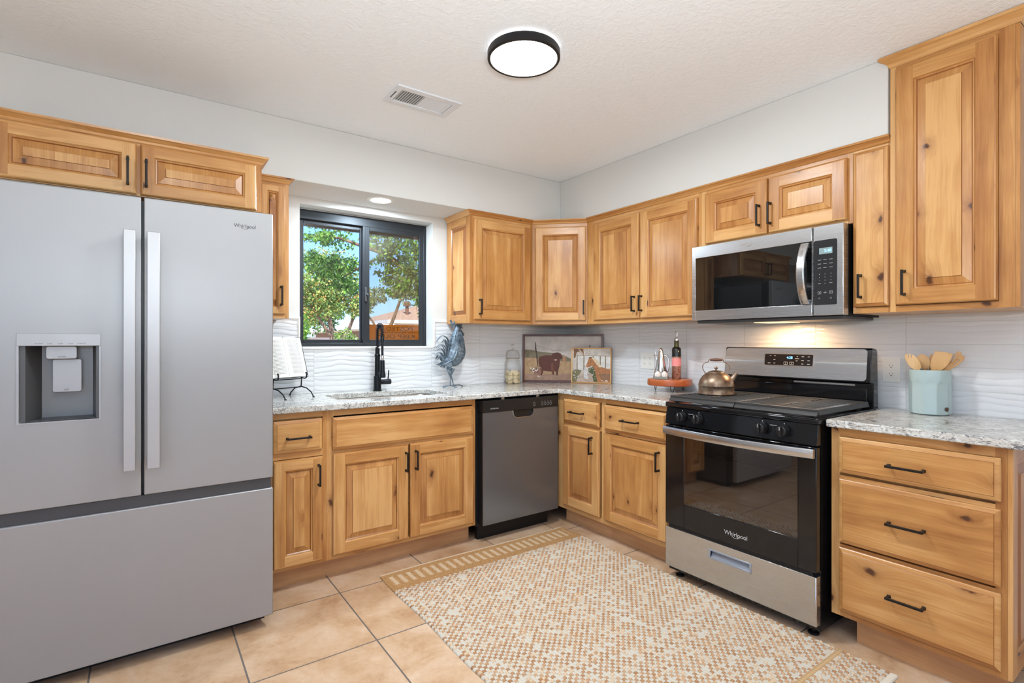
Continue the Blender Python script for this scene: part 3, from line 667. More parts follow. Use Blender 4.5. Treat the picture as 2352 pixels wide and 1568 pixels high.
mb=MB(); plate(mb,1.832,2.049,.183,.229,(1.841,2.040,.191,.221),-.6925,-.6902); mb.prism([(-.669,.1885),(-.669,.2235),(-.688,.1885)],1.842,2.039,'x'); T.part('drawer_pull',mb,mat('pull_zinc',S((168,176,188)),.3,.6),dw_,bevel=.003)
# oven door
mb=MB(); plate(mb,s0+.003,s1-.002,.284,.799,(1.690,2.253,.405,.772),-.690,-.657); od=T.part('oven_door',mb,M['enamel'],bevel=.003)
mb=MB(); mb.box(1.6905,2.2525,-.6895,-.6855,.4055,.7715); T.part('door_glass',mb,M['ovenglass'],od)
mb=MB(); n=24; top=[]; 
for i in range(n+1):
    t=i/n; s=s0+.004+t*(s1-s0-.010); bow=.040*(1-(2*t-1)**2)
    top.append((s,-.701-bow))
v=[];fc=[]
for i,(s,y) in enumerate(top):
    for yy,z in ((y-.010,.7565),(y-.012,.7600),(y-.012,.7900),(y-.010,.7935),(y+.004,.7935),(y+.004,.7565)): v.append((s,yy,z))
for i in range(n):
    for j in range(6): fc.append((i*6+j,i*6+(j+1)%6,(i+1)*6+(j+1)%6,(i+1)*6+j))
fc+=[(5,4,3,2,1,0),tuple(n*6+j for j in range(6))]
mb.add(v,fc); mb.box(s0+.006,s0+.03,-.702,-.6905,.762,.789); mb.box(s1-.03,s1-.008,-.702,-.6905,.762,.789)
T.part('handle',mb,M['steel'],od,smooth=35)
text('Whirlpool',.115,(1.972,-.6905,.333),M['led_text'],od,T.o,height=.026)
mb=MB(); mb.tube([(1.972+.022*math.cos(a_),-.6908,.333+.014*math.sin(a_)) for a_ in [R(215+i*11) for i in range(13)]],.0008,4); T.part('emblem_swirl',mb,M['led_text'],od)
mb=MB(); mb.box(s0+.02,s1-.02,-.684,-.6565,.2665,.2835); T.part('door_gap_seal',mb,M['black'])
# control fascia and knobs
mb=MB(); mb.prism([(-.690,.805),(-.657,.805),(-.657,.8925),(-.676,.8925)],s0,s1,'x'); cpn=T.part('control_fascia',mb,M['enamel'],bevel=.003)
for i,s in enumerate((1.681,1.776,2.100,2.196)):
    mb=MB(); mb.lathe([(.0,-.690-.031),(.018,-.690-.031),(.0215,-.690-.028),(.024,-.690+.002)],(s,0,.852),28,axis='y',cap=False); mb.box(s-.0058,s+.0058,-.690-.040,-.690-.029,.852-.021,.852+.021)
    k=T.part('knob',mb,M['plastic_dark'],cpn,bevel=.001)
    mb=MB(); mb.box(s-.0012,s+.0008,-.7315,-.7300,.857,.871); T.part('knob_mark',mb,M['led_text'],cpn); mb=MB(); mb.box(s-.001,s+.001,-.690+.0005,-.6865,.879,.884); T.part('fascia_mark',mb,M['led_text'],cpn)
for s in (1.728,2.148): mb=MB(); mb.box(s-.014,s+.014,-.6895,-.683,.868,.8692); T.part('burner_print',mb,M['led_text'],cpn)
# cooktop
mb=MB(); mb.box(s0-.004,s1+.004,-.682,-.10,.8935,.912); mb.box(s0-.004,s0+.02,-.682,-.10,.912,.918); mb.box(s1-.02,s1+.004,-.682,-.10,.912,.918); mb.box(s0+.02,s1-.02,-.682,-.655,.912,.918)
ct=T.part('cooktop',mb,M['enamel'],bevel=.004)
gm=M['castiron']
for bx_,by_,r_ in ((1.745,-.52,.046),(1.745,-.27,.036),(2.165,-.52,.044),(2.165,-.27,.038)):
    mb=MB(); mb.lathe([(r_*1.1,.9125),(r_*1.1,.918),(r_*.92,.922),(.0,.922)],(bx_,by_,0),28); bu=T.part('burner',mb,mat('burner_base',(.55,.54,.52,1),.35,1),smooth=40)
    mb=MB(); mb.lathe([(r_*.92,.9222),(r_*.95,.926),(r_*.85,.930),(0,.931)],(bx_,by_,0),28); T.part('burner_cap',mb,M['castiron'],bu,smooth=40)
for ga,gb in ((s0+.012,1.949),(1.953,s1-.008)):
    mb=MB(); y0,y1=-.662,-.165; zt,zb=.952,.942
    for q in ((ga,gb,y0,y0+.022),(ga,gb,y1-.014,y1)): mb.box(*q,zb,zt)
    outer_left=ga<1.7
    mb.box(ga,ga+(.024 if outer_left else .010),y0+.022,y1-.014,zb,zt); mb.box(gb-(.010 if outer_left else .024),gb,y0+.022,y1-.014,zb,zt)
    N_=10
    for i in range(1,N_+1):
        y=y0+.022+(y1-y0-.036)*i/(N_+1)
        mb.box(ga+.01,gb-.01,y-.0055,y+.0055,zb,zt-.001)
    for cy_ in (-.52,-.27):
        cx_=(ga+gb)/2; mb.box(cx_-.007,cx_+.007,cy_-.065,cy_+.065,zb-.004,zt+.0005)
    # skirt flange at the front and outer side, slanting
    mb.prism([(y0,zb),(y0-.014,zb-.016),(y0-.010,zb-.019),(y0+.008,zb)],ga,gb,'x')
    if not outer_left: mb.prism([(gb,zb+.006),(gb+.006,zb-.012),(gb+.002,zb-.014),(gb-.012,zb)],y0,y1,'y')
    for fx in (ga+.03,gb-.03):
        for fy in (y0+.02,y1-.02): mb.box(fx-.008,fx+.008,fy-.008,fy+.008,.9125,zb)
    T.part('grate',mb,gm,bevel=.0015)
# backguard
mb=MB(); mb.prism([(-.150,1.040),(-.150,1.196),(-.142,1.203),(-.085,1.199),(-.074,1.185),(-.066,.9125),(-.118,.9125),(-.118,1.034)],1.580,2.328,'x'); bg=T.part('backguard',mb,M['enamel'],bevel=.003)
mb=MB(); mb.prism(rrect(1.584,2.312,1.047,1.198,.016),-.1525,-.1503,'y'); T.part('backguard_face',mb,M['steel'],bg)
mb=MB(); mb.prism(rrect(1.815,2.075,1.104,1.171,.008),-.1545,-.1527,'y'); T.part('display_bezel',mb,mat('bezel',(.7,.62,.55,1),.25,1),bg)
mb=MB(); mb.prism(rrect(1.820,2.070,1.109,1.167,.005),-.1555,-.1547,'y'); dp=T.part('display_glass',mb,mat('display_glass',(.012,.009,.008,1),.08),bg)
text('4:28',.030,(1.953,-.1562,1.150),M['led'],bg,T.o,name='clock_digits',height=.013)
for x,z,w_ in ((1.85,1.158,.008),(1.875,1.158,.008),(1.873,1.139,.010),(1.845,1.119,.016),(1.874,1.119,.010),(1.992,1.156,.006),(1.992,1.145,.02),(1.99,1.134,.010),(2.02,1.156,.012),(2.02,1.136,.012),(2.05,1.156,.010),(2.05,1.136,.012),(2.02,1.118,.010),(2.05,1.118,.014)):
    mb=MB(); mb.box(x-w_/2,x+w_/2,-.1561,-.1556,z-.001,z+.0012); T.part('key_print',mb,M['led_text'],bg)
for x in (1.934,1.965):
    mb=MB(); plate(mb,x-.010,x+.010,1.113,1.127,(x-.0088,x+.0088,1.1142,1.1258),-.1561,-.1556); mb.prism([(x-.002,1.1175),(x+.0025,1.120),(x-.002,1.1225)],-.1561,-.1556,'y'); T.part('key_print',mb,M['led_text'],bg)
mb=MB(); mb.box(1.60,2.30,-.1235,-.1183,.925,1.012); T.part('splash_panel',mb,M['enamel'],bg,bevel=.004)
mb=MB(); mb.box(1.96,2.25,-.123,-.1185,1.020,1.0285); T.part('vent_slot',mb,M['steel'],bg)
def lean(o):
    for v in o.data.vertices:
        if v.co.y+T.o.y<-.138 and v.co.z>1.035: v.co.y+=(v.co.z-1.12)*.13
for o in [bg]+list(bg.children): lean(o)
for fx in (1.615,2.285):
    for fy in (-.62,-.1):
        mb=MB(); mb.lathe([(.022,0),(.022,.008),(.008,.012),(.008,.0345)],(fx,fy,0),16); T.part('foot',mb,M['black'],smooth=40)

# ---------------- microwave ----------------
T=Thing('microwave','stainless over-the-range microwave with curved handle above the stove','microwave',(1.92,-.2,1.334),'B'); m0,m1=1.534,2.313
mb=MB(); mb.box(m0+.004,m1-.001,-.352,-.012,1.352,1.7655); T.part('casing',mb,M['black'])
mb=MB(); mb.box(m0+.02,m1-.006,-.382,-.06,1.336,1.3515); T.part('vent_base',mb,M['grey_dark'],bevel=.003)
mb=MB(); mb.box(1.84,2.0,-.30,-.14,1.3335,1.3358); T.part('lamp_lens',mb,M['warmlens'])
mb=MB(); plate(mb,m0,2.1815,1.353,1.765,(1.556,2.178,1.408,1.700),-.403,-.353); md=T.part('door',mb,M['steel'],bevel=.003)
mb=MB(); mb.box(1.5565,2.1775,-.4025,-.400,1.4085,1.6995); T.part('door_glass',mb,M['microglass'],md)
mb=MB(); plate(mb,1.5565,2.1775,1.4085,1.6995,(1.60,2.10,1.44,1.655),-.394,-.39); T.part('window_surround',mb,M['plastic_dark'],md)
mb=MB(); mb.box(1.60,2.10,-.375,-.374,1.44,1.655); T.part('mesh_screen',mb,mat('mesh_screen',(.10,.105,.11,1),.5,.3),md)
mb=MB(); n=20; v=[];fc=[]
for i in range(n+1):
    t=i/n; z=1.409+t*.284; bow=(1-(2*t-1)**2); y=-.412-.048*bow
    for x_,yy in ((2.135,y-.003),(2.139,y-.006),(2.166,y-.006),(2.170,y-.003),(2.170,y+.006),(2.135,y+.006)): v.append((x_,yy,z))
for i in range(n):
    for j in range(6): fc.append((i*6+j,i*6+(j+1)%6,(i+1)*6+(j+1)%6,(i+1)*6+j))
fc+=[(5,4,3,2,1,0),tuple(n*6+j for j in range(6))]
mb.add(v,fc); mb.box(2.137,2.168,-.415,-.4035,1.411,1.43); mb.box(2.137,2.168,-.415,-.4035,1.672,1.691)
T.part('handle',mb,M['steel'],md,smooth=35)
mb=MB(); mb.box(2.1845,m1,-.403,-.353,1.353,1.765); cf=T.part('control_panel',mb,M['steel'],bevel=.003)
mb=MB(); mb.prism(rrect(2.1875,2.287,1.402,1.698,.008),-.4048,-.4032,'y'); T.part('panel_glass',mb,mat('panel_glass',S((44,44,46)),.12),cf)
mb=MB(); mb.box(2.212,2.268,-.4058,-.405,1.634,1.662); T.part('display',mb,mat('lcd',S((138,158,160)),.3),cf)
text('3:48',.030,(2.249,-.4062,1.648),M['led'],cf,T.o,name='clock_digits',height=.012)
text('Whirlpool',.085,(1.866,-.4035,1.732),mat('badge',(.85,.85,.84,1),.2,1),md,T.o,height=.020)
mb=MB(); mb.tube([(1.866+.018*math.cos(a_),-.4038,1.732+.011*math.sin(a_)) for a_ in [R(215+i*11) for i in range(13)]],.0007,4); T.part('emblem_swirl',mb,M['chrome'],md)
xs_=(2.213,2.237,2.262)
for r_,z in enumerate((1.607,1.589,1.571)):
    for x in xs_:
        mb=MB(); mb.box(x-.007,x+.007,-.4057,-.4052,z,z+.0015); T.part('key_print',mb,M['led_text'],cf)
for ch,x,z in (('1',0,0),('2',1,0),('3',2,0),('4',0,1),('5',1,1),('6',2,1),('7',0,2),('8',1,2),('9',2,2),('0',1,3)):
    text(ch,.0028,(xs_[x],-.4055,1.543-z*.0145),M['led_text'],cf,T.o,name='key_digit',height=.0045)
for x in (xs_[0],xs_[2]):
    mb=MB(); mb.box(x-.006,x+.006,-.4057,-.4052,1.4995,1.501); T.part('key_print',mb,M['led_text'],cf)
    mb=MB(); plate(mb,x-.007,x+.007,1.452,1.464,(x-.006,x+.006,1.453,1.463),-.4057,-.4052); mb.box(x-.002,x+.002,-.4057,-.4052,1.4565,1.4595); T.part('key_print',mb,M['led_text'],cf)
    mb=MB(); mb.tube([(x+.003*math.cos(R(t)),-.4055,1.432+.003*math.sin(R(t))) for t in range(0,360,45)],.0005,4,closed=True); T.part('key_print',mb,M['led_text'],cf)
mb=MB(); mb.box(2.23,2.245,-.4057,-.4052,1.4575,1.4585); mb.box(2.237,2.2380,-.4057,-.4052,1.452,1.464); T.part('key_print',mb,M['led_text'],cf)
# ---------------- lights and ceiling register ----------------
T=Thing('ceiling_light','round flush ceiling light with black rim, glowing','ceiling light',(-1.650,-1.612,2.443))
cx,cy=-1.650,-1.612
mb=MB(); mb.lathe([(.128,2.4425),(.128,2.4345),(.0,2.4345)],(cx,cy,0),48); T.part('added_glow',mb,M['halo'])  # added glowing disc behind the rim, brightens the nearby ceiling
mb=MB(); mb.lathe([(.138,2.4345),(.147,2.4335),(.150,2.428),(.150,2.402),(.147,2.399),(.139,2.399),(.138,2.402),(.138,2.4345)],(cx,cy,0),72,cap=False); T.part('rim',mb,M['black'],smooth=35)
mb=MB(); mb.lathe([(.1375,2.404),(.137,2.401),(.0,2.401)],(cx,cy,0),72); T.part('diffuser',mb,M['lens'],smooth=40)
T=Thing('recessed_light','small round recessed light glowing in the soffit above the window','recessed light',(-1.72,-.214,2.118))
mb=MB(); mb.lathe([(.062,2.1175),(.064,2.114),(.078,2.115),(.082,2.1185)],(-1.72,-.214,0),48,cap=False); T.part('trim_ring',mb,M['white_plastic'],smooth=40)
mb=MB(); mb.lathe([(.063,2.1165),(0,2.1165)],(-1.72,-.214,0),48,cap=False); T.part('lens',mb,M['lens_cool'])
T=Thing('air_vent','white rectangular ceiling register near the ceiling light','air vent',(-1.785,-.95,2.443))
vm=mat('vent_white',S((228,231,235)),.45)
mb=MB(); x0,x1,y0,y1=-1.958,-1.612,-1.045,-.850; plate(mb,x0,x1,y0,y1,(x0+.035,x1-.035,y0+.035,y1-.035),-.004,.0045)
for i,p in enumerate(mb.v): mb.v[i]=Vector((p.x,p.z,2.4385+p.y))
T.part('frame',mb,vm,bevel=.0015)
mb=MB(); mb.box(x0+.036,x1-.036,y0+.036,y1-.036,2.4420,2.4425); T.part('backing',mb,mat('duct_grey',S((142,144,142)),.6))
n=22
for i in range(n):
    x=x0+.037+(x1-x0-.074)*(i+.5)/n; lt=i<n/2; mb=MB(); dx=.0035 if lt else -.0045
    if abs(i-(n-1)/2)<.6: mb.box(x-.006,x+.006,y0+.035,y1-.035,2.4385,2.4418)
    else: mb.prism([(x-dx,2.4380),(x-dx+.0012,2.4380),(x+dx+.0012,2.4418),(x+dx,2.4418)],y0+.035,y1-.035,'y')
    T.part('louvre',mb,vm)
mb=MB(); mb.box(x0+.012,x0+.018,-.985,-.91,2.434,2.4385); T.part('damper_lever',mb,M['grey_dark'])

# ---------------- faucet ----------------
fx,fy=-1.692,-.085; FB=mat('faucet_black',S((28,32,36)),.35,.4)
T=Thing('faucet','matte black spring-neck kitchen faucet behind the sink','faucet',(fx,fy,.915))
mb=MB(); mb.lathe([(.029,.9152),(.029,.920),(.0245,.921),(.024,1.010),(.018,1.014),(.0165,1.135),(.0185,1.137),(.0185,1.150),(.0145,1.155),(.014,1.190),(.010,1.192)],(fx,fy,0),28); T.part('body',mb,FB,smooth=35)
arc=[(fx,fy,1.19+i*.013) for i in range(9)]+[(fx,fy-.0425+.0425*math.cos(R(t)),1.298+.0425*math.sin(R(t))) for t in range(0,181,12)]+[(fx,fy-.085,1.29-i*.012) for i in range(3)]
mb=MB(); mb.tube(arc,.006,8); T.part('hose',mb,FB,smooth=60)
P_=[Vector(p) for p in arc]; 
def along(P,s):
    L=0
    for a,b in zip(P,P[1:]):
        d=(b-a).length
        if L+d>=s: return a.lerp(b,(s-L)/d),(b-a).normalized()
        L+=d
    return P[-1],(P[-1]-P[-2]).normalized()
tot=sum((b-a).length for a,b in zip(P_,P_[1:])); turns=22; hp=[]
for i in range(turns*12+1):
    p,t=along(P_,tot*i/(turns*12)); e1=Vector((1,0,0)); e2=t.cross(e1).normalized(); an=2*math.pi*i/12
    hp.append(p+(e1*math.cos(an)+e2*math.sin(an))*.0125)
mb=MB(); mb.tube(hp,.0021,5); T.part('spring_coil',mb,FB,smooth=60)
mb=MB(); mb.lathe([(.011,1.235),(.0125,1.237),(.0125,1.264),(.010,1.268)],(fx,fy-.085,0),20); T.part('hose_collar',mb,FB,smooth=35)
mb=MB(); mb.tube([(fx,fy-.085,1.235),(fx,fy-.085,1.138)],.0075,10); T.part('hose_tail',mb,FB,smooth=60)
mb=MB(); mb.lathe([(.0085,1.146),(.0095,1.144),(.0095,1.118),(.0085,1.116)],(fx,fy-.085,0),20); T.part('hose_nut',mb,M['chrome'],smooth=35)
mb=MB(); mb.lathe([(.011,1.118),(.0145,1.114),(.0155,1.05),(.019,1.03),(.0205,1.022),(.0205,1.008),(.017,1.006),(0,1.006)],(fx,fy-.085,0),24); T.part('spray_head',mb,FB,smooth=35)
mb=MB(); mb.box(fx-.006,fx+.006,fy-.070,fy-.012,1.024,1.036); T.part('spray_bracket',mb,FB,bevel=.002)
mb=MB(); mb.lathe([(.0165,fx+.018),(.017,fx+.060),(.0175,fx+.062),(.0175,fx+.088),(.015,fx+.090),(0,fx+.090)],(0,fy,.972),24,axis='x'); T.part('valve_arm',mb,FB,smooth=35)
mb=MB(); mb.tube([(fx+.072,fy,.985),(fx+.076,fy-.004,1.048)],[.0045,.0038],8); T.part('lever',mb,FB,smooth=60)

def fill2d(outline,holes=()):
    bm=bmesh.new(); E=[]
    for pts in [outline]+list(holes):
        vs=[bm.verts.new((p[0],p[1],0)) for p in pts]; E+=[bm.edges.new((vs[i],vs[(i+1)%len(vs)])) for i in range(len(vs))]
    bmesh.ops.triangle_fill(bm,use_beauty=True,use_dissolve=False,edges=E,normal=(0,0,1)); bm.verts.index_update()
    v=[(a.co.x,a.co.y) for a in bm.verts]; f=[[a.index for a in F.verts] for F in bm.faces]; bm.free(); return v,f
def spl2(p): return [(q.x,q.y) for q in spl([(a,b,0) for a,b in p],k=3)]
# ---------------- rooster ----------------
rm=bpy.data.materials.new('galvanised_blue'); rm.use_nodes=True; q=N(rm); g=q.n('TexCoord').outputs['Object']
q.l(q.ramp(q.noise(g,70,5,.7).outputs['Fac'],[(.35,S((74,86,96))),(.55,S((122,138,150))),(.70,S((176,188,196)))]),q.b.inputs['Base Color']); q.b.inputs['Metallic'].default_value=.45; q.b.inputs['Roughness'].default_value=.5
sv=q.n('TexVoronoi'); sv.inputs['Scale'].default_value=95; q.l(g,sv.inputs['Vector']); q.bump(sv.outputs['Distance'],.35,.0025)
rx,ry,rz=-1.156,-.125,.915
T=Thing('rooster_statue','blue-grey galvanised metal rooster standing right of the sink','statue',(rx,ry,rz))
Z=lambda px,py,y=0:(rx+(px-685)*.000351,ry+y,rz+(1482-py)*.000351)
mb=MB(); mb.tube(*spl([Z(440,985),Z(500,965),Z(580,940),Z(680,890),Z(765,800),Z(775,700),Z(762,600),Z(760,500),Z(772,400),Z(795,320),Z(830,285),Z(862,290)],[.004,.022,.045,.066,.066,.061,.053,.042,.031,.025,.020,.007],5),28,flat=(.72,1))
T.part('body',mb,rm,smooth=60)
mb=MB(); mb.tube([Z(855,278),Z(885,290),Z(915,303)],[.009,.006,.001],10); T.part('beak',mb,rm,smooth=60)
mb=MB()
v_,f_=fill2d([(rx+(a-685)*.000351,rz+(1482-b)*.000351) for a,b in spl2([(650,262),(628,200),(610,145),(632,138),(650,160),(668,215),(684,180),(700,160),(716,165),(728,208),(742,178),(762,165),(780,180),(792,210),(812,188),(842,186),(870,205),(888,235),(880,262),(850,285),(780,290),(720,300),(680,285)])])
mb.add([(a,ry-.0045,b) for a,b in v_]+[(a,ry+.0045,b) for a,b in v_],[list(t) for t in f_]+[[len(v_)+i for i in reversed(t)] for t in f_])
nv_=len(v_); ed_={}
for t in f_:
    for i in range(3): ed_[(t[i],t[(i+1)%3])]=1
mb.add([(a,ry-.0045,b) for a,b in v_]+[(a,ry+.0045,b) for a,b in v_],[[b,a,nv_+a,nv_+b] for (a,b) in ed_ if (b,a) not in ed_])
T.part('comb',mb,rm)
mb=MB(); mb.tube(*spl([Z(850,330),Z(880,385),Z(912,430),Z(928,455)],[.006,.010,.011,.003],5),12,flat=(.5,1)); T.part('wattle',mb,rm,smooth=60)
for s_ in (-1,1):
    mb=MB(); mb.sphere(Z(815,290,s_*.017),.0035,10,8); T.part('eye',mb,M['black'],smooth=60)
for k,(a,b,c,d,e) in enumerate((((560,910),(585,700),(560,520),(430,455),(305,580)),((555,900),(560,720),(500,540),(470,560),(440,600)),((530,920),(520,760),(450,640),(380,640),(325,700)),((510,930),(490,800),(430,720),(370,720),(335,745)),((480,940),(450,850),(400,790),(350,790),(300,850)),((460,950),(420,890),(380,860),(345,870),(315,925)),((570,910),(600,700),(620,560),(650,470),(640,430)))):
    for s_ in (-1,1):
        mb=MB(); p=[Z(q_[0],q_[1],s_*(.006+.004*(k%3))) for q_ in (a,b,c,d,e)]
        pts=[]
        for i in range(17):
            t=i/16*4; j=min(int(t),3); f=t-j; P0=Vector(p[max(j-1,0)]);P1=Vector(p[j]);P2=Vector(p[j+1]);P3=Vector(p[min(j+2,4)])
            pts.append(.5*((2*P1)+(P2-P0)*f+(2*P0-5*P1+4*P2-P3)*f*f+(3*P1-P0-3*P2+P3)*f**3))
        mb.tube(pts,[.009*(1-.75*(i/16)**2)+.001 for i in range(17)],6,flat=(.28,1)); T.part('tail_feather',mb,rm,smooth=60)
for s_ in (-1,1):
    mb=MB(); mb.tube(*spl([Z(715,740,s_*.036),Z(700,780,s_*.046),Z(665,850,s_*.053),Z(610,930,s_*.05),Z(520,1010,s_*.036)],[.006,.024,.033,.027,.010],5),16,flat=(.35,1)); 
    for k in range(5): mb.tube(*spl([Z(640-10*k,900+16*k,s_*.054),Z(540+8*k,975+22*k,s_*.046),Z(370+38*k,1030+18*k,s_*.034)],[.010,.009,.003],5),10,flat=(.45,1))
    T.part('wing',mb,rm,smooth=60)
for k in range(8):
    x=600+k*36; s_=-1
    mb=MB(); mb.tube([Z(710+k*16,380,s_*.026),Z(655+k*26,500,s_*.044),Z(x+20,650 if k%2 else 620,s_*.050)],[.006,.008,.002],6,flat=(.4,1)); T.part('hackle_feather',mb,rm,smooth=60)
mb=MB(); mb.tube([Z(875,470,-.01),Z(900,520,-.012),Z(935,580,-.012)],[.003,.003,.001],6); T.part('hackle_feather',mb,rm,smooth=60)
for s_,th,sh in ((-1,[(555,1090),(575,1190),(600,1290)],[(600,1285),(595,1360),(590,1440)]),(1,[(705,1110),(690,1170),(675,1245)],[(672,1235),(695,1330),(722,1440)])):
    mb=MB(); mb.tube([Z(*p,s_*.02) for p in th],[.019,.012,.004],12); l_=T.part('leg',mb,rm,smooth=60)
    mb=MB(); mb.tube([Z(*p,s_*.02) for p in sh],.0042,8); T.part('shank',mb,rm,l_,smooth=60)
mb=MB()
for a in ([(460,1473,0),(560,1445,-.01),(700,1440,0),(840,1442,0),(905,1474,.0)],[(590,1440,-.02),(650,1460,-.045),(680,1476,-.06)],[(722,1440,.02),(790,1455,.04),(815,1476,.05)],[(722,1440,.02),(700,1455,-.03),(690,1476,-.05)],[(590,1440,-.02),(540,1455,.03),(520,1474,.045)]): mb.tube([Z(*p) for p in a],.0035,6)
T.part('foot',mb,rm,smooth=60)

# ---------------- glass jar with wafers ----------------
jx,jy=-.622,-.098
T=Thing('glass_jar','clear lidded glass jar of round cream wafers left of the cattle picture','jar',(jx,jy,.9155))
mb=MB(); mb.lathe([(0,.9157),(.055,.9157),(.0615,.919),(.0630,.928),(.0625,1.055),(.060,1.075),(.053,1.092),(.050,1.100),(.0505,1.112),(.052,1.118)],(jx,jy,0),40,cap=False); T.part('jar_body',mb,M['jarglass'],smooth=60)
mb=MB(); mb.tube([(jx+.0535*math.cos(R(t)),jy+.0535*math.sin(R(t)),1.108) for t in range(0,360,12)],.0024,6,closed=True); T.part('neck_wire',mb,mat('wire_bronze',S((150,128,110)),.4,.7),smooth=60)
mb=MB(); mb.lathe([(.053,1.1185),(.053,1.126),(.050,1.158),(.040,1.170),(.012,1.174),(.006,1.180),(.006,1.186)],(jx,jy,0),40,cap=False); lid=T.part('lid',mb,M['jarglass'],smooth=60)
mb=MB(); mb.tube([(jx+.014*math.cos(R(t)),jy,1.198+.014*math.sin(R(t))) for t in range(-80,200,20)],.0032,8); T.part('lid_knob',mb,M['chrome'],lid,smooth=60)
mb=MB(); mb.tube([(jx+.054,jy-.004,1.150),(jx+.060,jy-.006,1.12),(jx+.068,jy-.008,1.105),(jx+.066,jy-.008,1.03),(jx+.066,jy-.008,1.0)],.0022,6); T.part('clasp',mb,M['chrome'],smooth=60)
wm=mat('wafer',S((248,230,190)),.7); wproto=None
def wafer(loc,rot):
    global wproto
    if wproto is None:
        mb=MB(); mb.lathe([(0,-.0027),(.0165,-.0027),(.018,-.0016),(.018,.0016),(.0165,.0027),(0,.0027)],(0,0,0),20); wproto=mb.build('wafer',wm,smooth=35); o=wproto
    else: o=wproto.copy(); C.objects.link(o)
    o.location=loc; o.rotation_euler=rot; tag(o,'round cream wafer piled inside the clear glass jar','wafer','wafers in the glass jar')
rr=random.Random(3)
for s_ in range(7):
    a=R(s_*60+25); cxx,cyy=(jx+.0405*math.cos(a),jy+.0405*math.sin(a)) if s_<6 else (jx,jy)
    z=.9165
    for seg in ((0,1,0) if s_%2 else (1,0,1)):
        if seg==0:
            for k in range(4): wafer((cxx,cyy,z+.003),(0,0,rr.random())); z+=.0060
        else:
            for k in range(4):
                o=(k-1.5)*.0060; wafer((cxx+o*math.cos(a+.4*(s_==6)),cyy+o*math.sin(a+.4*(s_==6)),z+.0185),(0,R(90),a+.0))
            z+=.0375
        if z>1.03: break

# ---------------- pictures ----------------
artm={}
def am(c,sc_=60,amt=.35):
    k=(c,sc_)
    if k not in artm:
        m=mat('print_ink',S(c),.55); q=N(m); g=q.n('TexCoord').outputs['Object']; nz=q.noise(g,sc_,5,.7).outputs['Fac']
        d=tuple(x*.45 for x in S(c)[:3])+(1,); l=tuple(min(x*1.5,1) for x in S(c)[:3])+(1,)
        q.l(q.ramp(nz,[(.5-amt,d),(.5,S(c)),(.5+amt,l)]),q.b.inputs['Base Color']); artm[k]=m
    return artm[k]
class Art:
    def __init__(s,x0,z0,w,h,box,y): s.x0,s.z0,s.w,s.h,s.b,s.y=x0,z0,w,h,box,y; s.k=0; s.mb=MB(); s.ms=[]
    def P(s,X,Y): return (s.x0+(X-s.b[0])/(s.b[1]-s.b[0])*s.w, s.z0+(s.b[3]-Y)/(s.b[3]-s.b[2])*s.h)
    def poly(s,pts,c,sc_=60,amt=.35):
        m=am(c,sc_,amt)
        if m not in s.ms: s.ms.append(m)
        v,f=fill2d([s.P(*p) for p in pts]); s.k+=1; y=s.y-.00006*s.k
        s.mb.add([(a,y,b) for a,b in v],[t if True else t for t in f],mi=s.ms.index(m))
    def line(s,pts,wd,c): 
        for (a,b),(c_,d) in zip(pts,pts[1:]):
            dx,dy=c_-a,d-b; L=math.hypot(dx,dy); nx,ny=-dy/L*wd/2,dx/L*wd/2
            s.poly([(a+nx,b+ny),(c_+nx,d+ny),(c_-nx,d-ny),(a-nx,b-ny)],c)
    def blob(s,cx,cy,rx,ry,c,n=10,j=.25,sc_=60): s.poly([(cx+rx*(1+random.uniform(-j,j))*math.cos(2*math.pi*i/n),cy+ry*(1+random.uniform(-j,j))*math.sin(2*math.pi*i/n)) for i in range(n)],c,sc_)
def picture(name,label,M4,w,h,fr,frm,depth,art_fn,y=0,sides=None):
    T=Thing(name,label,'picture',(0,0,0),matrix=M4)
    mb=MB()
    for q in ((-w/2,-w/2+fr,0,h),(w/2-fr,w/2,0,h)): mb.box(q[0],q[1],0,depth,q[2],q[3])
    mb.box(-w/2+fr,w/2-fr,0,depth,0,fr,grain=(1,0,0)); mb.box(-w/2+fr,w/2-fr,0,depth,h-fr,h,grain=(1,0,0))
    T.part('frame',mb,frm,bevel=.0015)
    mb=MB(); mb.box(-w/2+fr,w/2-fr,.008,depth-.002,fr,h-fr); T.part('backing',mb,mat('backing',S((120,96,70)),.8))
    art_fn(T,-w/2+fr,fr,w-2*fr,h-2*fr)
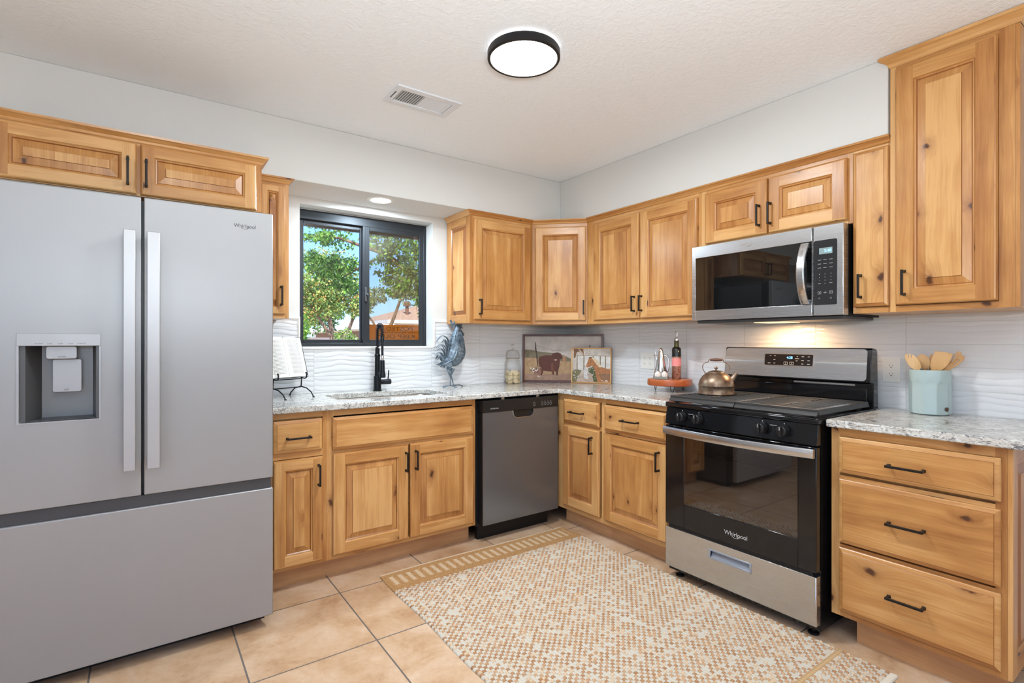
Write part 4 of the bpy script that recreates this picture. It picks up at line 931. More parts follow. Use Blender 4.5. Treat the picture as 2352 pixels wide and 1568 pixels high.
def art_cow(T,x0,z0,w,h):
    A=Art(x0,z0,w,h,(595,2055,175,1005),.0078)
    A.poly([(595,1005),(2055,1005),(2055,175),(595,175)],(200,192,184),8,.5)
    A.poly([(595,620),(1480,680),(1480,600),(1350,530),(1130,490),(900,470),(720,435),(595,425)],(122,112,88),40)
    A.poly([(595,1005),(2055,1005),(2055,640),(1450,650),(1200,640),(900,590),(595,585)],(178,146,108),30,.45)
    A.poly([(595,1005),(2055,1005),(2055,900),(1300,880),(900,900),(595,880)],(164,132,110),30,.4)
    A.poly([(1330,560),(1380,560),(1385,660),(1328,660)],(170,124,84))
    A.line([(800,345),(950,385),(1110,440),(1320,455)],4,(120,112,104))
    A.poly([(790,285),(805,285),(820,420),(845,560),(862,760),(846,760),(815,560),(795,420)],(70,58,50))
    A.poly([(1832,340),(1846,335),(1850,470),(1828,470)],(70,58,50))
    A.line([(1190,490),(1135,462),(1112,430),(1124,385)],9,(196,168,150)); A.line([(1310,545),(1370,556),(1420,535),(1448,510)],9,(190,165,150))
    A.poly([(860,600),(890,560),(1000,537),(1120,532),(1140,495),(1180,488),(1230,480),(1290,500),(1320,560),(1312,602),(1275,612),(1270,680),(1262,760),(1240,830),(1232,912),(1205,918),(1195,850),(1160,830),(1165,900),(1135,905),(1115,842),(1040,842),(960,825),(948,870),(925,920),(900,915),(905,820),(880,740),(862,680)],(92,48,34),90,.3)
    A.poly([(1100,690),(1150,680),(1160,830),(1120,850),(1100,780)],(118,68,46),90); A.poly([(1125,500),(1200,485),(1290,510),(1260,600),(1180,640),(1130,580)],(84,42,30),120)
    A.blob(1192,622,28,16,(206,160,150))
    A.blob(855,850,75,70,(146,104,88)); A.line([(870,780),(905,762),(922,800)],8,(176,138,120))
    for i in range(16): A.blob(780+random.uniform(-70,75),815+random.uniform(-45,45),14,10,(232,228,226) if i%3 else (60,62,52))
    A.blob(865,935,20,12,(226,214,208))
    T.part('print',A.mb,A.ms)
def art_horse(T,x0,z0,w,h):
    A=Art(x0,z0,w,h,(1475,2215,425,1050),.0058)
    A.poly([(1475,1050),(2215,1050),(2215,425),(1475,425)],(206,196,184),20,.45)
    A.poly([(1540,830),(2215,790),(2215,555),(1540,545)],(226,222,216),30,.5)
    for x in (1555,1690,1870,2010,2110): A.poly([(x,820),(x+26,820),(x+22,555),(x+2,555)],(150,134,112),60)
    A.line([(1540,548),(2215,560)],9,(140,124,100))
    A.poly([(1500,425),(1690,425),(1700,545),(1675,545),(1620,470),(1560,490),(1530,600),(1500,600)],(132,96,70),40)
    A.line([(1590,420),(1690,530)],14,(226,214,198)); A.line([(1630,418),(1700,500)],8,(110,84,62))
    A.poly([(1475,1050),(1475,850),(1540,815),(1660,830),(1625,900),(1570,1000),(1560,1050)],(128,122,88),80)
    A.poly([(1570,1050),(1620,900),(1850,890),(1940,1050)],(196,176,160),40)
    A.poly([(1790,790),(1900,760),(1940,900),(1975,1045),(1900,1045),(1860,900),(1800,860)],(92,96,60),90)
    A.poly([(1755,720),(1770,680),(1800,600),(1825,585),(1850,590),(1900,640),(1960,730),(2050,760),(2130,790),(2215,800),(2215,1050),(1975,1050),(1940,920),(1905,790),(1870,740),(1810,770),(1760,775),(1735,755)],(180,122,78),70,.35)
    A.poly([(1990,900),(2215,880),(2215,1000),(2060,1010)],(150,112,84),70)
    A.poly([(1850,590),(1930,600),(2000,670),(2050,770),(2000,770),(1940,700),(1900,650)],(228,208,176),90)
    A.poly([(1795,585),(1850,575),(1860,595),(1800,605)],(96,70,48)); A.blob(1735,752,20,26,(214,200,190)); A.blob(1835,680,7,6,(40,28,22))
    A.poly([(1712,780),(1765,790),(1785,1000),(1745,990),(1705,975)],(226,222,218),50)
    for i in range(46):
        t=random.random(); X,Y=((1800+random.uniform(0,110)+t*60,780+t*250) if i%2 else (1490+random.uniform(0,110),860+random.uniform(0,180)))
        A.blob(X,Y,8,6,(238,234,222) if i%3 else (96,100,66),7)
    for i in range(8): A.blob(2060+random.uniform(-20,110),1030+random.uniform(-20,10),10,8,(238,234,222),7)
    for i in range(14): A.blob(1760+random.uniform(-50,60),470+random.uniform(-30,50),7,6,(140,120,108),7)
    T.part('print',A.mb,A.ms)
Mc=FR['C']@Matrix.Translation((0,-.362,.9158))@Matrix.Rotation(R(-3.2),4,'X')
picture('framed_picture','brown-framed picture of a shaggy brown bull in a field, in the corner',Mc,.634,.378,.0165,wood('walnut_frame',S((112,66,48)),S((92,50,36)),S((66,34,26)),knots=2),.022,art_cow)
d_=Vector((.175,-.266)).normalized(); ang=math.atan2(d_.y,d_.x)
Ms=Matrix.Translation((-.136,-.446,.9158))@Matrix.Rotation(ang,4,'Z')@Matrix.Rotation(R(-3.0),4,'X')
picture('framed_picture','smaller square picture of a tan horse in front of a white fence',Ms,.312,.272,.009,M['bamboo'],.016,art_horse)

# ---------------- wooden stand and what is on it ----------------
bx,by=-.158,-1.197
T=Thing('serving_stand','round wooden serving stand on black hairpin legs left of the stove','stand',(bx,by,.915))
mb=MB(); n=64; pr_=[]
for r_,z in ((.136,.9535),(.142,.957),(.142,.988),(.139,.994),(.136,.995)): pr_.append([( (r_*(1+.02*math.sin(3*2*math.pi*i/n+1)))*math.cos(2*math.pi*i/n)+bx,(r_*(1+.02*math.sin(3*2*math.pi*i/n+1)))*math.sin(2*math.pi*i/n)*.97+by,z) for i in range(n)])
v=[p for l in pr_ for p in l]; mb.add(v,[(j*n+i,j*n+(i+1)%n,(j+1)*n+(i+1)%n,(j+1)*n+i) for j in range(4) for i in range(n)]+[tuple(range(n-1,-1,-1)),tuple(4*n+i for i in range(n))],grain=(.6,.8,0),tone=.4)
T.part('board',mb,M['acacia'],smooth=40)
for a in (R(-135),R(-15),R(105)):
    c_=Vector((bx+.10*math.cos(a),by+.10*math.sin(a),0)); t_=Vector((-math.sin(a),math.cos(a),0))*.026
    mb=MB(); mb.tube([c_-t_*1.1+Vector((0,0,.953)),c_-t_*.5+Vector((0,0,.951)),c_-t_*.3+Vector((0,0,.925)),c_+Vector((0,0,.9178)),c_+t_*.3+Vector((0,0,.925)),c_+t_*.5+Vector((0,0,.951)),c_+t_*1.1+Vector((0,0,.953))],.0024,6); T.part('leg',mb,M['black'],smooth=60)
vr=math.atan2(-.794,.608)   # image-right direction at this spot
def local(x,y,z,a=0): return Matrix.Translation((x,y,z))@Matrix.Rotation(vr+a,4,'Z')
T=Thing('oil_can','tall conical stainless oil can with loop handle on the wooden stand','oil can',(0,0,0),matrix=local(-.172,-1.136,.9955))
mb=MB(); mb.lathe([(0,0),(.051,0),(.052,.003),(.0155,.170),(.0145,.178),(.0135,.186),(.008,.194),(0,.197)],(0,0,0),36); T.part('can_body',mb,M['chrome'],smooth=50)
mb=MB(); mb.tube(spl([(.013,-.002,.146),(.03,-.002,.148),(.045,-.002,.125),(.047,-.002,.085),(.042,-.002,.05),(.036,-.002,.04)]),.0028,8,flat=(1,1.8)); T.part('loop_handle',mb,M['chrome'],smooth=60)
mb=MB(); mb.tube([(-.022,0,.11),(-.034,0,.145),(-.033,0,.152),(-.039,0,.175)],[.005,.004,.0035,.003],8); mb.tube([(-.046,0,.148),(-.024,0,.150)],.0025,6); T.part('spout',mb,M['chrome'],smooth=60)
T=Thing('oil_bottle','glass bottle with dark top, pink salt inside and metal pourer','bottle',(0,0,0),matrix=local(-.132,-1.226,.9955))
mb=MB(); mb.lathe([(0,0),(.026,0),(.0285,.004),(.0285,.190),(.026,.197),(.0155,.206),(.0145,.214),(.0145,.246),(.016,.248),(.016,.254)],(0,0,0),32,cap=False); bo=T.part('glass_shell',mb,glass_thin('bottle_glass',(.94,.95,.90,1),1.0),smooth=50)
sm=mat('pink_salt',S((226,150,124)),.7); q=N(sm); g=q.n('TexCoord').outputs['Object']; vo=q.n('TexVoronoi'); vo.inputs['Scale'].default_value=260; q.l(g,vo.inputs['Vector']); q.l(q.ramp(vo.outputs['Color'],[(.1,S((196,92,66))),(.5,S((234,168,144))),(.9,S((250,214,196)))]),q.b.inputs['Base Color'])
mb=MB(); mb.lathe([(0,.003),(.0272,.003),(.0272,.142),(0,.142)],(0,0,0),32); T.part('salt_filling',mb,sm,smooth=40)
mb=MB(); mb.lathe([(0,.1425),(.0272,.1425),(.0272,.188),(.0255,.194),(.0135,.204),(0,.204)],(0,0,0),32); T.part('dark_filling',mb,mat('dark_fill',S((30,30,34)),.3),smooth=40)
mb=MB(); mb.lathe([(0,.2045),(.0128,.2045),(.0128,.244),(0,.244)],(0,0,0),24); T.part('green_oil',mb,mat('green_oil',S((104,96,30)),.2),smooth=40)
mb=MB(); mb.lathe([(.0290,.082),(.0290,.132)],(0,0,0),32,cap=False); T.part('label',mb,mat('pink_label',S((244,150,146)),.5),smooth=60)
mb=MB(); mb.lathe([(.0165,.246),(.0165,.258),(.010,.259),(.006,.262),(.0042,.268)],(0,0,0),20); T.part('pourer_cap',mb,M['chrome'],smooth=40)
mb=MB(); mb.tube(*spl([(0,0,.265),(.004,0,.285),(.002,0,.300),(-.006,0,.303),(-.007,0,.297)],[.0025,.0022,.002,.003,.004]),10); T.part('pourer_spout',mb,M['chrome'],smooth=60)
ox,oy=-.236,-1.186
T=Thing('stone_tray','small grey stone tray holding two white candles on the wooden stand','tray',(0,0,0),matrix=local(ox,oy,.9955))
mb=MB(); mb.box(-.042,.042,-.018,.018,0,.016); T.part('tray_block',mb,mat('green_stone',S((138,146,140)),.6),bevel=.002)
for i,(x,lb) in enumerate(((-.020,'left white ribbed candle on the small stone tray'),(.022,'right white ribbed candle on the small stone tray'))):
    T=Thing('candle',lb,'candle',(0,0,0),matrix=local(ox,oy,1.0117)@Matrix.Translation((x,-.001,0)))
    mb=MB(); n=30; v=[]
    pf=((.016,0),(.0172,.003),(.0172,.014),(.0178,.017),(.0165,.021),(.009,.028),(.003,.034))
    for r_,z in pf:
        for k in range(n): rr_=r_*(1+.10*math.cos(10*2*math.pi*k/n)); v.append((rr_*math.cos(2*math.pi*k/n),rr_*math.sin(2*math.pi*k/n),z))
    mb.add(v,[(j*n+k,j*n+(k+1)%n,(j+1)*n+(k+1)%n,(j+1)*n+k) for j in range(len(pf)-1) for k in range(n)]+[tuple(range(n-1,-1,-1)),tuple((len(pf)-1)*n+k for k in range(n))])
    T.part('wax_body',mb,mat('wax',S((244,238,230)),.5),smooth=60); mb=MB(); mb.tube([(0,0,.033),(.001,0,.040)],.0009,5); T.part('wick',mb,M['slot'])

# ---------------- kettle ----------------
ka=math.atan2(-.80,.60)
cu_=bpy.data.materials.new('old_copper'); cu_.use_nodes=True; q=N(cu_); g=q.n('TexCoord').outputs['Object']
q.l(q.ramp(q.noise(g,22,5,.65).outputs['Fac'],[(.35,S((98,78,66))),(.52,S((136,112,92))),(.7,S((158,144,122)))]),q.b.inputs['Base Color']); q.b.inputs['Metallic'].default_value=.7; q.b.inputs['Roughness'].default_value=.36
T=Thing('copper_kettle','old copper kettle with arched handle and short spout on the stove grate','kettle',(0,0,0),matrix=Matrix.Translation((-.425,-1.700,.9528))@Matrix.Rotation(ka,4,'Z'))
mb=MB(); mb.lathe([(0,0),(.090,0),(.0935,.003),(.0925,.010),(.0900,.014),(.0895,.044),(.0912,.046),(.0905,.050),(.089,.060),(.083,.077),(.071,.095),(.055,.109),(.043,.1145)],(0,0,0),56,cap=False); T.part('kettle_body',mb,cu_,smooth=50)
mb=MB(); mb.lathe([(.0445,.1135),(.044,.117),(.040,.120),(.022,.126),(.006,.128),(.004,.130)],(0,0,0),40,cap=True); lid=T.part('lid',mb,cu_,smooth=50)
mb=MB(); mb.lathe([(.005,.128),(.004,.132),(.010,.138),(.010,.141),(.005,.146),(0,.149)],(0,0,0),20); T.part('lid_knob',mb,cu_,lid,smooth=50)
mb=MB(); mb.tube([(.052,0,.050),(.070,0,.068),(.084,0,.088),(.098,0,.108),(.103,0,.113)],[.026,.020,.0155,.0115,.0135],18); T.part('spout',mb,cu_,smooth=50)
mb=MB(); mb.tube(spl([(-.052,0,.106),(-.060,0,.120),(-.068,0,.138),(-.066,0,.156),(-.054,0,.168),(-.040,0,.173),(-.034,0,.184),(0,0,.184),(.034,0,.184),(.038,0,.173),(.052,0,.167),(.065,0,.152),(.067,0,.134),(.058,0,.118),(.042,0,.108)]),.0022,8); T.part('bail_handle',mb,cu_,smooth=60)
mb=MB(); mb.lathe([(.0045,-.032),(.006,-.031),(.0085,-.004),(.0085,.004),(.006,.031),(.0045,.032)],(0,0,.184),16,axis='x'); T.part('grip',mb,mat('grip_wood',S((112,78,62)),.45),smooth=50)
for x in (-.052,.043): mb=MB(); mb.sphere((x,0,.108),.007,10,8); T.part('lug',mb,cu_,smooth=60)

# ---------------- utensil crock ----------------
kx,ky=-.098,-2.537; va=math.atan2(-.963,.27)
T=Thing('utensil_crock','pale blue fluted ceramic crock holding wooden utensils, right of the stove','crock',(kx,ky,.9155))
n=120; rings=[(.066,.916,1),(.0735,.920,1),(.0745,.95,1),(.0745,1.04,1),(.0742,1.052,1),(.0742,1.060,.7),(.0742,1.068,0),(.0742,1.105,0),(.0735,1.110,0),(.070,1.1105,0),(.069,1.106,0),(.069,.93,0),(0.001,.925,0)]
mb=MB(); v=[]
for r_,z,b in rings:
    for i in range(n):
        a=2*math.pi*i/n; m_=(a%(math.pi/5))-math.pi/10; facet=(math.cos(math.pi/10)/math.cos(m_))*1.0
        arch=min(1,max(0,(1.064-.018*(abs(m_)/(math.pi/10))**2.2-z)/.006)) if z<1.075 and b>0 else 0
        rr_=r_*(1-(1-facet)*arch*1.1); v.append((kx+rr_*math.cos(a+va),ky+rr_*math.sin(a+va),z))
mb.add(v,[(j*n+i,j*n+(i+1)%n,(j+1)*n+(i+1)%n,(j+1)*n+i) for j in range(len(rings)-1) for i in range(n)])
T.part('crock_body',mb,mat('celadon_glaze',S((178,196,194)),.22,0,.5),smooth=28)
mb=MB(); cdir=Vector((-.412,-.911,0)).normalized()
o=MB(); o.lathe([(0,0),(.009,0),(.0095,.001),(.0095,.002),(.007,.0035),(0,.0035)],(0,0,0),20); Mx=Matrix.Translation((kx+cdir.x*.0735,ky+cdir.y*.0735,.943))@cdir.to_track_quat('Z','Y').to_matrix().to_4x4()
for i,p in enumerate(o.v): o.v[i]=Mx@p
T.part('medallion',o,mat('medallion',S((92,70,54)),.4,.6),smooth=40)
UM=Matrix.Translation((kx,ky,1.110))@Matrix.Rotation(va,4,'Z')
def utensil(name,label,outline,holes,yoff,base,foot,th=.0045):
    K=lambda p:((p[0]-835)*.000317,(610-p[1])*.000317)
    T=Thing(name,label,'wooden utensil',(0,0,0),matrix=UM,group=None)
    v,f=fill2d([K(p) for p in outline],[[K(p) for p in h] for h in holes]); mb=MB(); nn=len(v)
    cx_=sum(a for a,b in v)/nn; zmax=max(b for a,b in v)
    cup=lambda a,b:((a-cx_)**2)*3.5
    V=[(a,yoff-cup(a,b),b) for a,b in v]+[(a,yoff+th-cup(a,b),b) for a,b in v]; F=[t for t in f]+[[nn+i for i in reversed(t)] for t in f]
    cnt={}
    for t in f:
        for i in range(3): e=(t[i],t[(i+1)%3]); cnt[e]=1
    for (a,b) in list(cnt):
        if (b,a) not in cnt: F.append([b,a,nn+a,nn+b])
    mb.add(V,F,tone=random.random()); T.part('head',mb,M['bamboo'],bevel=.001)
    b0=K(base); mb=MB(); mb.tube([(b0[0],yoff+th/2,b0[1]),(foot[0],foot[1],-.15)],[.0065,.0055],8,flat=(1,.7),tone=random.random()); T.part('handle',mb,M['bamboo'],smooth=60)
el=lambda cx,cy,a,b,rot=0,n=24:[(cx+a*math.cos(t)*math.cos(rot)-b*math.sin(t)*math.sin(rot),cy+a*math.cos(t)*math.sin(rot)+b*math.sin(t)*math.cos(rot)) for t in [2*math.pi*i/n for i in range(n)]]
def slot(x0,y0,x1,y1,w):
    dx,dy=x1-x0,y1-y0; L=math.hypot(dx,dy); nx,ny=-dy/L*w/2,dx/L*w/2; return [(x0+nx,y0+ny),(x1+nx,y1+ny),(x1-nx,y1-ny),(x0-nx,y0-ny)]
utensil('wooden_fork_spoon','bamboo fork-spoon leaning out leftmost in the crock',[(570,395),(592,388),(600,440),(606,442),(604,390),(626,392),(628,445),(634,445),(636,398),(655,404),(690,440),(730,510),(742,580),(725,615),(660,615),(610,565),(570,490),(556,430)],[],-.020,(690,590),(-.018,-.004))
utensil('wooden_spoon','round bamboo spoon behind the fork-spoon in the crock',el(765,500,72,108,-.28),[],.014,(790,590),(-.008,.026))
utensil('wooden_spoon','narrow bamboo spoon seen edge-on between round spoon and flat spatula',el(848,495,24,105,.06),[],.024,(846,590),(.004,.034))
utensil('wooden_spatula','wide flat bamboo spatula in the middle of the crock',[(888,348),(985,358),(1080,380),(1058,455),(1030,530),(985,590),(940,625),(850,625),(835,540),(850,470),(870,410)],[],-.024,(900,600),(0.010,-.034))
utensil('slotted_spatula','square-ended slotted bamboo spatula leaning right behind the front one',[(1140,345),(1178,378),(1165,410),(1120,480),(1060,560),(1020,610),(975,600),(1000,560),(1050,480),(1090,400)],[slot(1100,400,1050,490,9),slot(1122,405,1075,490,9)],.018,(1000,590),(.024,.022))
utensil('slotted_spatula','round-ended slotted bamboo spatula leaning furthest right in the crock',[(1190,405),(1203,430),(1190,470),(1130,540),(1070,590),(1020,625),(980,620),(1000,570),(1060,510),(1130,420),(1165,405)],[slot(1130,450,1075,520,8),slot(1148,462,1090,535,8)],-.004,(1010,605),(.032,.000))

# ---------------- outlets ----------------
def outlet(label,x0,x1,z0,z1,cols):
    T=Thing('wall_outlet',label,'outlet',((x0+x1)/2,-.009,(z0+z1)/2),'B'); n_=len(cols)
    mb=MB(); mb.box(x0,x1,-.0145,-.0093,z0,z1); T.part('cover_plate',mb,M['white_plastic'],bevel=.002)
    zc=(z0+z1)/2
    for c_ in cols:
        for dz in (-.0195,.0195):
            mb=MB(); mb.prism([(c_+.0165*math.cos(R(t)),zc+dz+.0140*math.sin(R(t))) for t in range(0,360,20)],-.0162,-.0146,'y'); r_=T.part('receptacle',mb,M['white_plastic'])
            mb=MB(); mb.box(c_-.007,c_-.0055,-.0166,-.0163,zc+dz-.001,zc+dz+.007); mb.box(c_+.0055,c_+.007,-.0166,-.0163,zc+dz,zc+dz+.006); mb.prism([(c_+.0025*math.cos(R(t)),zc+dz-.0065+.0025*math.sin(R(t))) for t in range(0,360,30)],-.0166,-.0163,'y'); T.part('slots',mb,M['slot'],r_)
outlet('white double-gang outlet on the tiles left of the stove, behind the oil can',.832,.952,1.040,1.160,(.868,.915))
outlet('white single outlet on the tiles between stove and utensil crock',2.328,2.400,1.040,1.156,(2.364,))

# ---------------- book on its stand ----------------
BM=Matrix.Translation((-2.265,-.165,.915))@Matrix.Rotation(R(25),4,'Z'); im_=mat('wrought_iron',S((42,46,50)),.5,.5)
T=Thing('book_stand','black wrought iron book stand on the countertop beside the refrigerator','book stand',(0,0,0),matrix=BM)
for s_ in (-1,1):
    x=s_*.093
    mb=MB(); mb.tube([(x,-.12,.0025),(x,-.118,.004),(x,-.100,.028),(x,-.06,.050),(x,-.01,.058),(x,.045,.045),(x,.078,.018),(x,.088,.0035)],.0036,8); mb.lathe([(.007,.0003),(.007,.004)],(x,-.12,0),10); mb.lathe([(.007,.0003),(.007,.004)],(x,.088,0),10)
    T.part('leg',mb,im_,smooth=60)
    mb=MB(); mb.tube([(x,-.012,.058),(x,-.016,.100),(x,-.020,.108),(x,-.045,.106),(x,-.058,.112),(x,-.060,.130),(x,-.054,.142)],[.0034,.0034,.0036,.0038,.004,.0042,.0052],8); T.part('book_hook',mb,im_,smooth=60)
    mb=MB(); mb.tube([(x,-.016,.10),(x,.028,.23)],.003,6); T.part('back_rest',mb,im_,smooth=60)
mb=MB(); mb.tube([(-.093,-.012,.055),(.093,-.012,.055)],.003,8); mb.tube([(-.093,-.018,.104),(.093,-.018,.104)],.003,8); T.part('crossbar',mb,im_,smooth=60)
T=Thing('open_book','open book with printed pages and dark cover propped on the iron stand','book',(0,0,0),matrix=BM@Matrix.Translation((0,-.032,.1125))@Matrix.Rotation(R(-17),4,'X'))
pg=mat('page',S((236,234,226)),.8); pe=mat('page_edges',S((226,208,160)),.8)
tx=mat('printed_lines',S((236,234,226)),.8); q=N(tx); g=q.n('TexCoord').outputs['Object']; s__=q.n('SeparateXYZ'); q.l(g,s__.inputs[0])
fr_=q.m('FRACT',q.m('DIVIDE',s__.outputs[2],.0078)); ln=q.m('LESS_THAN',fr_,.36); wd=q.m('GREATER_THAN',q.noise(q.mapping(g,(420,1,1)),1,1).outputs['Fac'],.40)
q.l(q.mix(q.m('MULTIPLY',q.m('MULTIPLY',ln,wd),.72),S((236,234,226)),S((70,72,74))),q.b.inputs['Base Color'])
mb=MB(); mb.box(-.128,-.004,.0,.003,0,.243); mb.box(.004,.128,.0,.003,0,.243); mb.box(-.0039,.0039,.0005,.003,0,.243); T.part('cover',mb,mat('book_cover',S((38,40,46)),.5))
for s_ in (-1,1):
    def yk(t): return -.018*(math.sin(math.pi*min(t*1.35+.02,1))**.6)*(1-.28*t)-.001
    xs=[i/12 for i in range(13)]; prof=[(s_*(.001+t*.122),yk(t)) for t in xs]+[(s_*.123,-.0003),(s_*.001,-.0003)]
    if s_<0: prof=prof[::-1]
    mb=MB(); mb.prism([(a,b) for a,b in prof],.003,.240,'z'); T.part('page_block',mb,pg,smooth=30)
    mb=MB(); v=[];ft=[]
    for i,t in enumerate([.16+.66*k/10 for k in range(11)]):
        for z in (.022,.222): v.append((s_*(.001+t*.122),yk(t)-.0006,z))
    for i in range(10): ft.append((2*i,2*i+2,2*i+3,2*i+1) if s_>0 else (2*i,2*i+1,2*i+3,2*i+2))
    mb.add(v,ft); T.part('printed_text',mb,tx)
# ---------------- rug ----------------
def np_mesh(name,V,Fq,cols=None,mats=(),smooth=True):
    me=bpy.data.meshes.new(name); nv=len(V); nf=len(Fq); k=Fq.shape[1]
    me.vertices.add(nv); me.vertices.foreach_set('co',V.astype(np.float32).ravel())
    me.loops.add(nf*k); me.loops.foreach_set('vertex_index',Fq.astype(np.int32).ravel())
    me.polygons.add(nf); me.polygons.foreach_set('loop_start',np.arange(0,nf*k,k,dtype=np.int32)); me.polygons.foreach_set('loop_total',np.full(nf,k,dtype=np.int32))
    me.update(calc_edges=True)
    if smooth: me.polygons.foreach_set('use_smooth',np.ones(nf,dtype=bool))
    if cols is not None:
        ca=me.color_attributes.new('Col','FLOAT_COLOR','POINT'); ca.data.foreach_set('color',np.concatenate([cols,np.ones((nv,1))],1).astype(np.float32).ravel())
    for m in mats: me.materials.append(m)
    ob=bpy.data.objects.new(name,me); C.objects.link(ob); return ob
rng=np.random.RandomState(5)
RX0,RX1,RY0,RY1=-1.922,-.672,-2.605,-.712
nx,ny=500,760
X,Y=np.meshgrid(np.linspace(RX0,RX1,nx),np.linspace(RY1,RY0,ny))
u_=X-RX0; w_=RY1-Y
px,py=.0156,.0146
ci=np.floor(u_/px).astype(int); a=(u_/px-ci)*2-1
off=0*ci; cj=np.floor(w_/py+off).astype(int); b=((w_/py+off)-cj)*2-1
rnd=rng.rand(120,200); rnd2=rng.rand(120,200); r1=rnd[ci%120,cj%200]; r2=rnd2[ci%120,cj%200]
brown=((cj+ci)%2==0)&(r1<.90)|(r1<.07)
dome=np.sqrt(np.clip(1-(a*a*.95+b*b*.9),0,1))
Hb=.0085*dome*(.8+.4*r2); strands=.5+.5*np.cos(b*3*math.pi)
Hw=.0022+.0012*strands*np.sqrt(np.clip(1-a*a,0,1))+.0012*dome
Hh=np.where(brown,Hb,Hw)
lin=lambda c: np.array(S(c)[:3])
tan1,tan2,tan3,wh1,wh2=map(lin,((216,178,140),(184,136,96),(228,202,170),(228,222,208),(184,173,154)))
cb=tan2+(tan1-tan2)*r2[...,None]; cb=np.where((r1<.15)[...,None],tan3,cb); cb=cb*(.62+.38*np.sqrt(dome[...,None]))  # nodules darken towards their edges: crevice shade painted into the colour
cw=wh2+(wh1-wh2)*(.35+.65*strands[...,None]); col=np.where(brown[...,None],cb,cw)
# jute end band
band=w_<.205; t=w_/.0075; ph=(np.floor(t)%2)*.5; bb=np.abs(np.sin(math.pi*(u_/.0085+ph)))*np.abs(np.sin(math.pi*t))
per=(u_-.03)/.0475; per=per+.06*np.sin(w_*420)+.05*(rng.rand(ny,nx)-.5); inst=((per-np.floor(per))<.46)&(w_>.052)&(w_<.150)&(u_>.03)&(u_<1.22)
jut=lin((204,160,110))*(.7+.4*bb[...,None]+.5*(rng.rand(ny,nx,1)-.5)); crm=lin((226,202,170))*(.88+.15*bb[...,None])
Hh=np.where(band,.003+.0022*bb,Hh); col=np.where(band[...,None],np.where(inst[...,None],crm,jut),col)
hem=w_<.016; Hh=np.where(hem,.004,Hh); col=np.where(hem[...,None],lin((224,204,176))*1.0,col)
# one thick jute row near the close end
row=np.abs(w_-1.70)<.010; col=np.where(row[...,None],lin((206,172,128))*(.8+.3*dome[...,None]),col); Hh=np.where(row,.005,Hh)
hem2=w_>1.870; Hh=np.where(hem2,.004,Hh); col=np.where(hem2[...,None],lin((236,226,208)),col)
Zz=.004+Hh; Zz[0,:]=.001; Zz[-1,:]=.001; Zz[:,0]=.001; Zz[:,-1]=.001
wob=.004*np.sin(w_*9)+.003*np.abs(np.sin(math.pi*w_/py*.5)); Xo=X.copy()
e0=np.clip(1-u_/.03,0,1); e1=np.clip(1-(RX1-X)/.03,0,1); Xo=Xo-wob*e0+wob*e1
V=np.stack([Xo,Y+.006*np.sin(u_*5)*np.clip(1-w_/.2,0,1),Zz],-1).reshape(-1,3)
idx=np.arange(nx*ny).reshape(ny,nx); Fq=np.stack([idx[:-1,:-1],idx[1:,:-1],idx[1:,1:],idx[:-1,1:]],-1).reshape(-1,4)
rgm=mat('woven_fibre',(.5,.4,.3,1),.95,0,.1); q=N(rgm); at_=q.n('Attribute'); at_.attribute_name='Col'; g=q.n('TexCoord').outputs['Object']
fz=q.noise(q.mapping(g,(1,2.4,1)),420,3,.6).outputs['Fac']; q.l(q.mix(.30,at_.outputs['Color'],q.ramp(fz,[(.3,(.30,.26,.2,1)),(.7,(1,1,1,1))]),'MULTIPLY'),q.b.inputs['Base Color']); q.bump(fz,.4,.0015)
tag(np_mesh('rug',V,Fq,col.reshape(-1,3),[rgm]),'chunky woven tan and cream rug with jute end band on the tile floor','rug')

# ---------------- outdoors, seen through the window ----------------
def leafmat(name,stops):
    m=bpy.data.materials.new(name); m.use_nodes=True; q=N(m); at_=q.n('Attribute'); at_.attribute_name='Col'
    q.l(at_.outputs['Color'],q.b.inputs['Base Color']); q.b.inputs['Roughness'].default_value=.55
    tr=q.n('BsdfTranslucent'); q.l(at_.outputs['Color'],tr.inputs[0]); mx=q.n('MixShader'); mx.inputs[0].default_value=.45
    q.l(q.b.outputs[0],mx.inputs[1]); q.l(tr.outputs[0],mx.inputs[2]); q.l(mx.outputs[0],q.out.inputs['Surface']); return m
LM=leafmat('leaf',None)
bark=mat('bark',S((110,88,70)),.9); q=N(bark); g=q.n('TexCoord').outputs['Object']; q.l(q.ramp(q.noise(q.mapping(g,(6,6,1)),3,4).outputs['Fac'],[(.3,S((70,54,42))),(.7,S((140,116,94)))]),q.b.inputs['Base Color'])
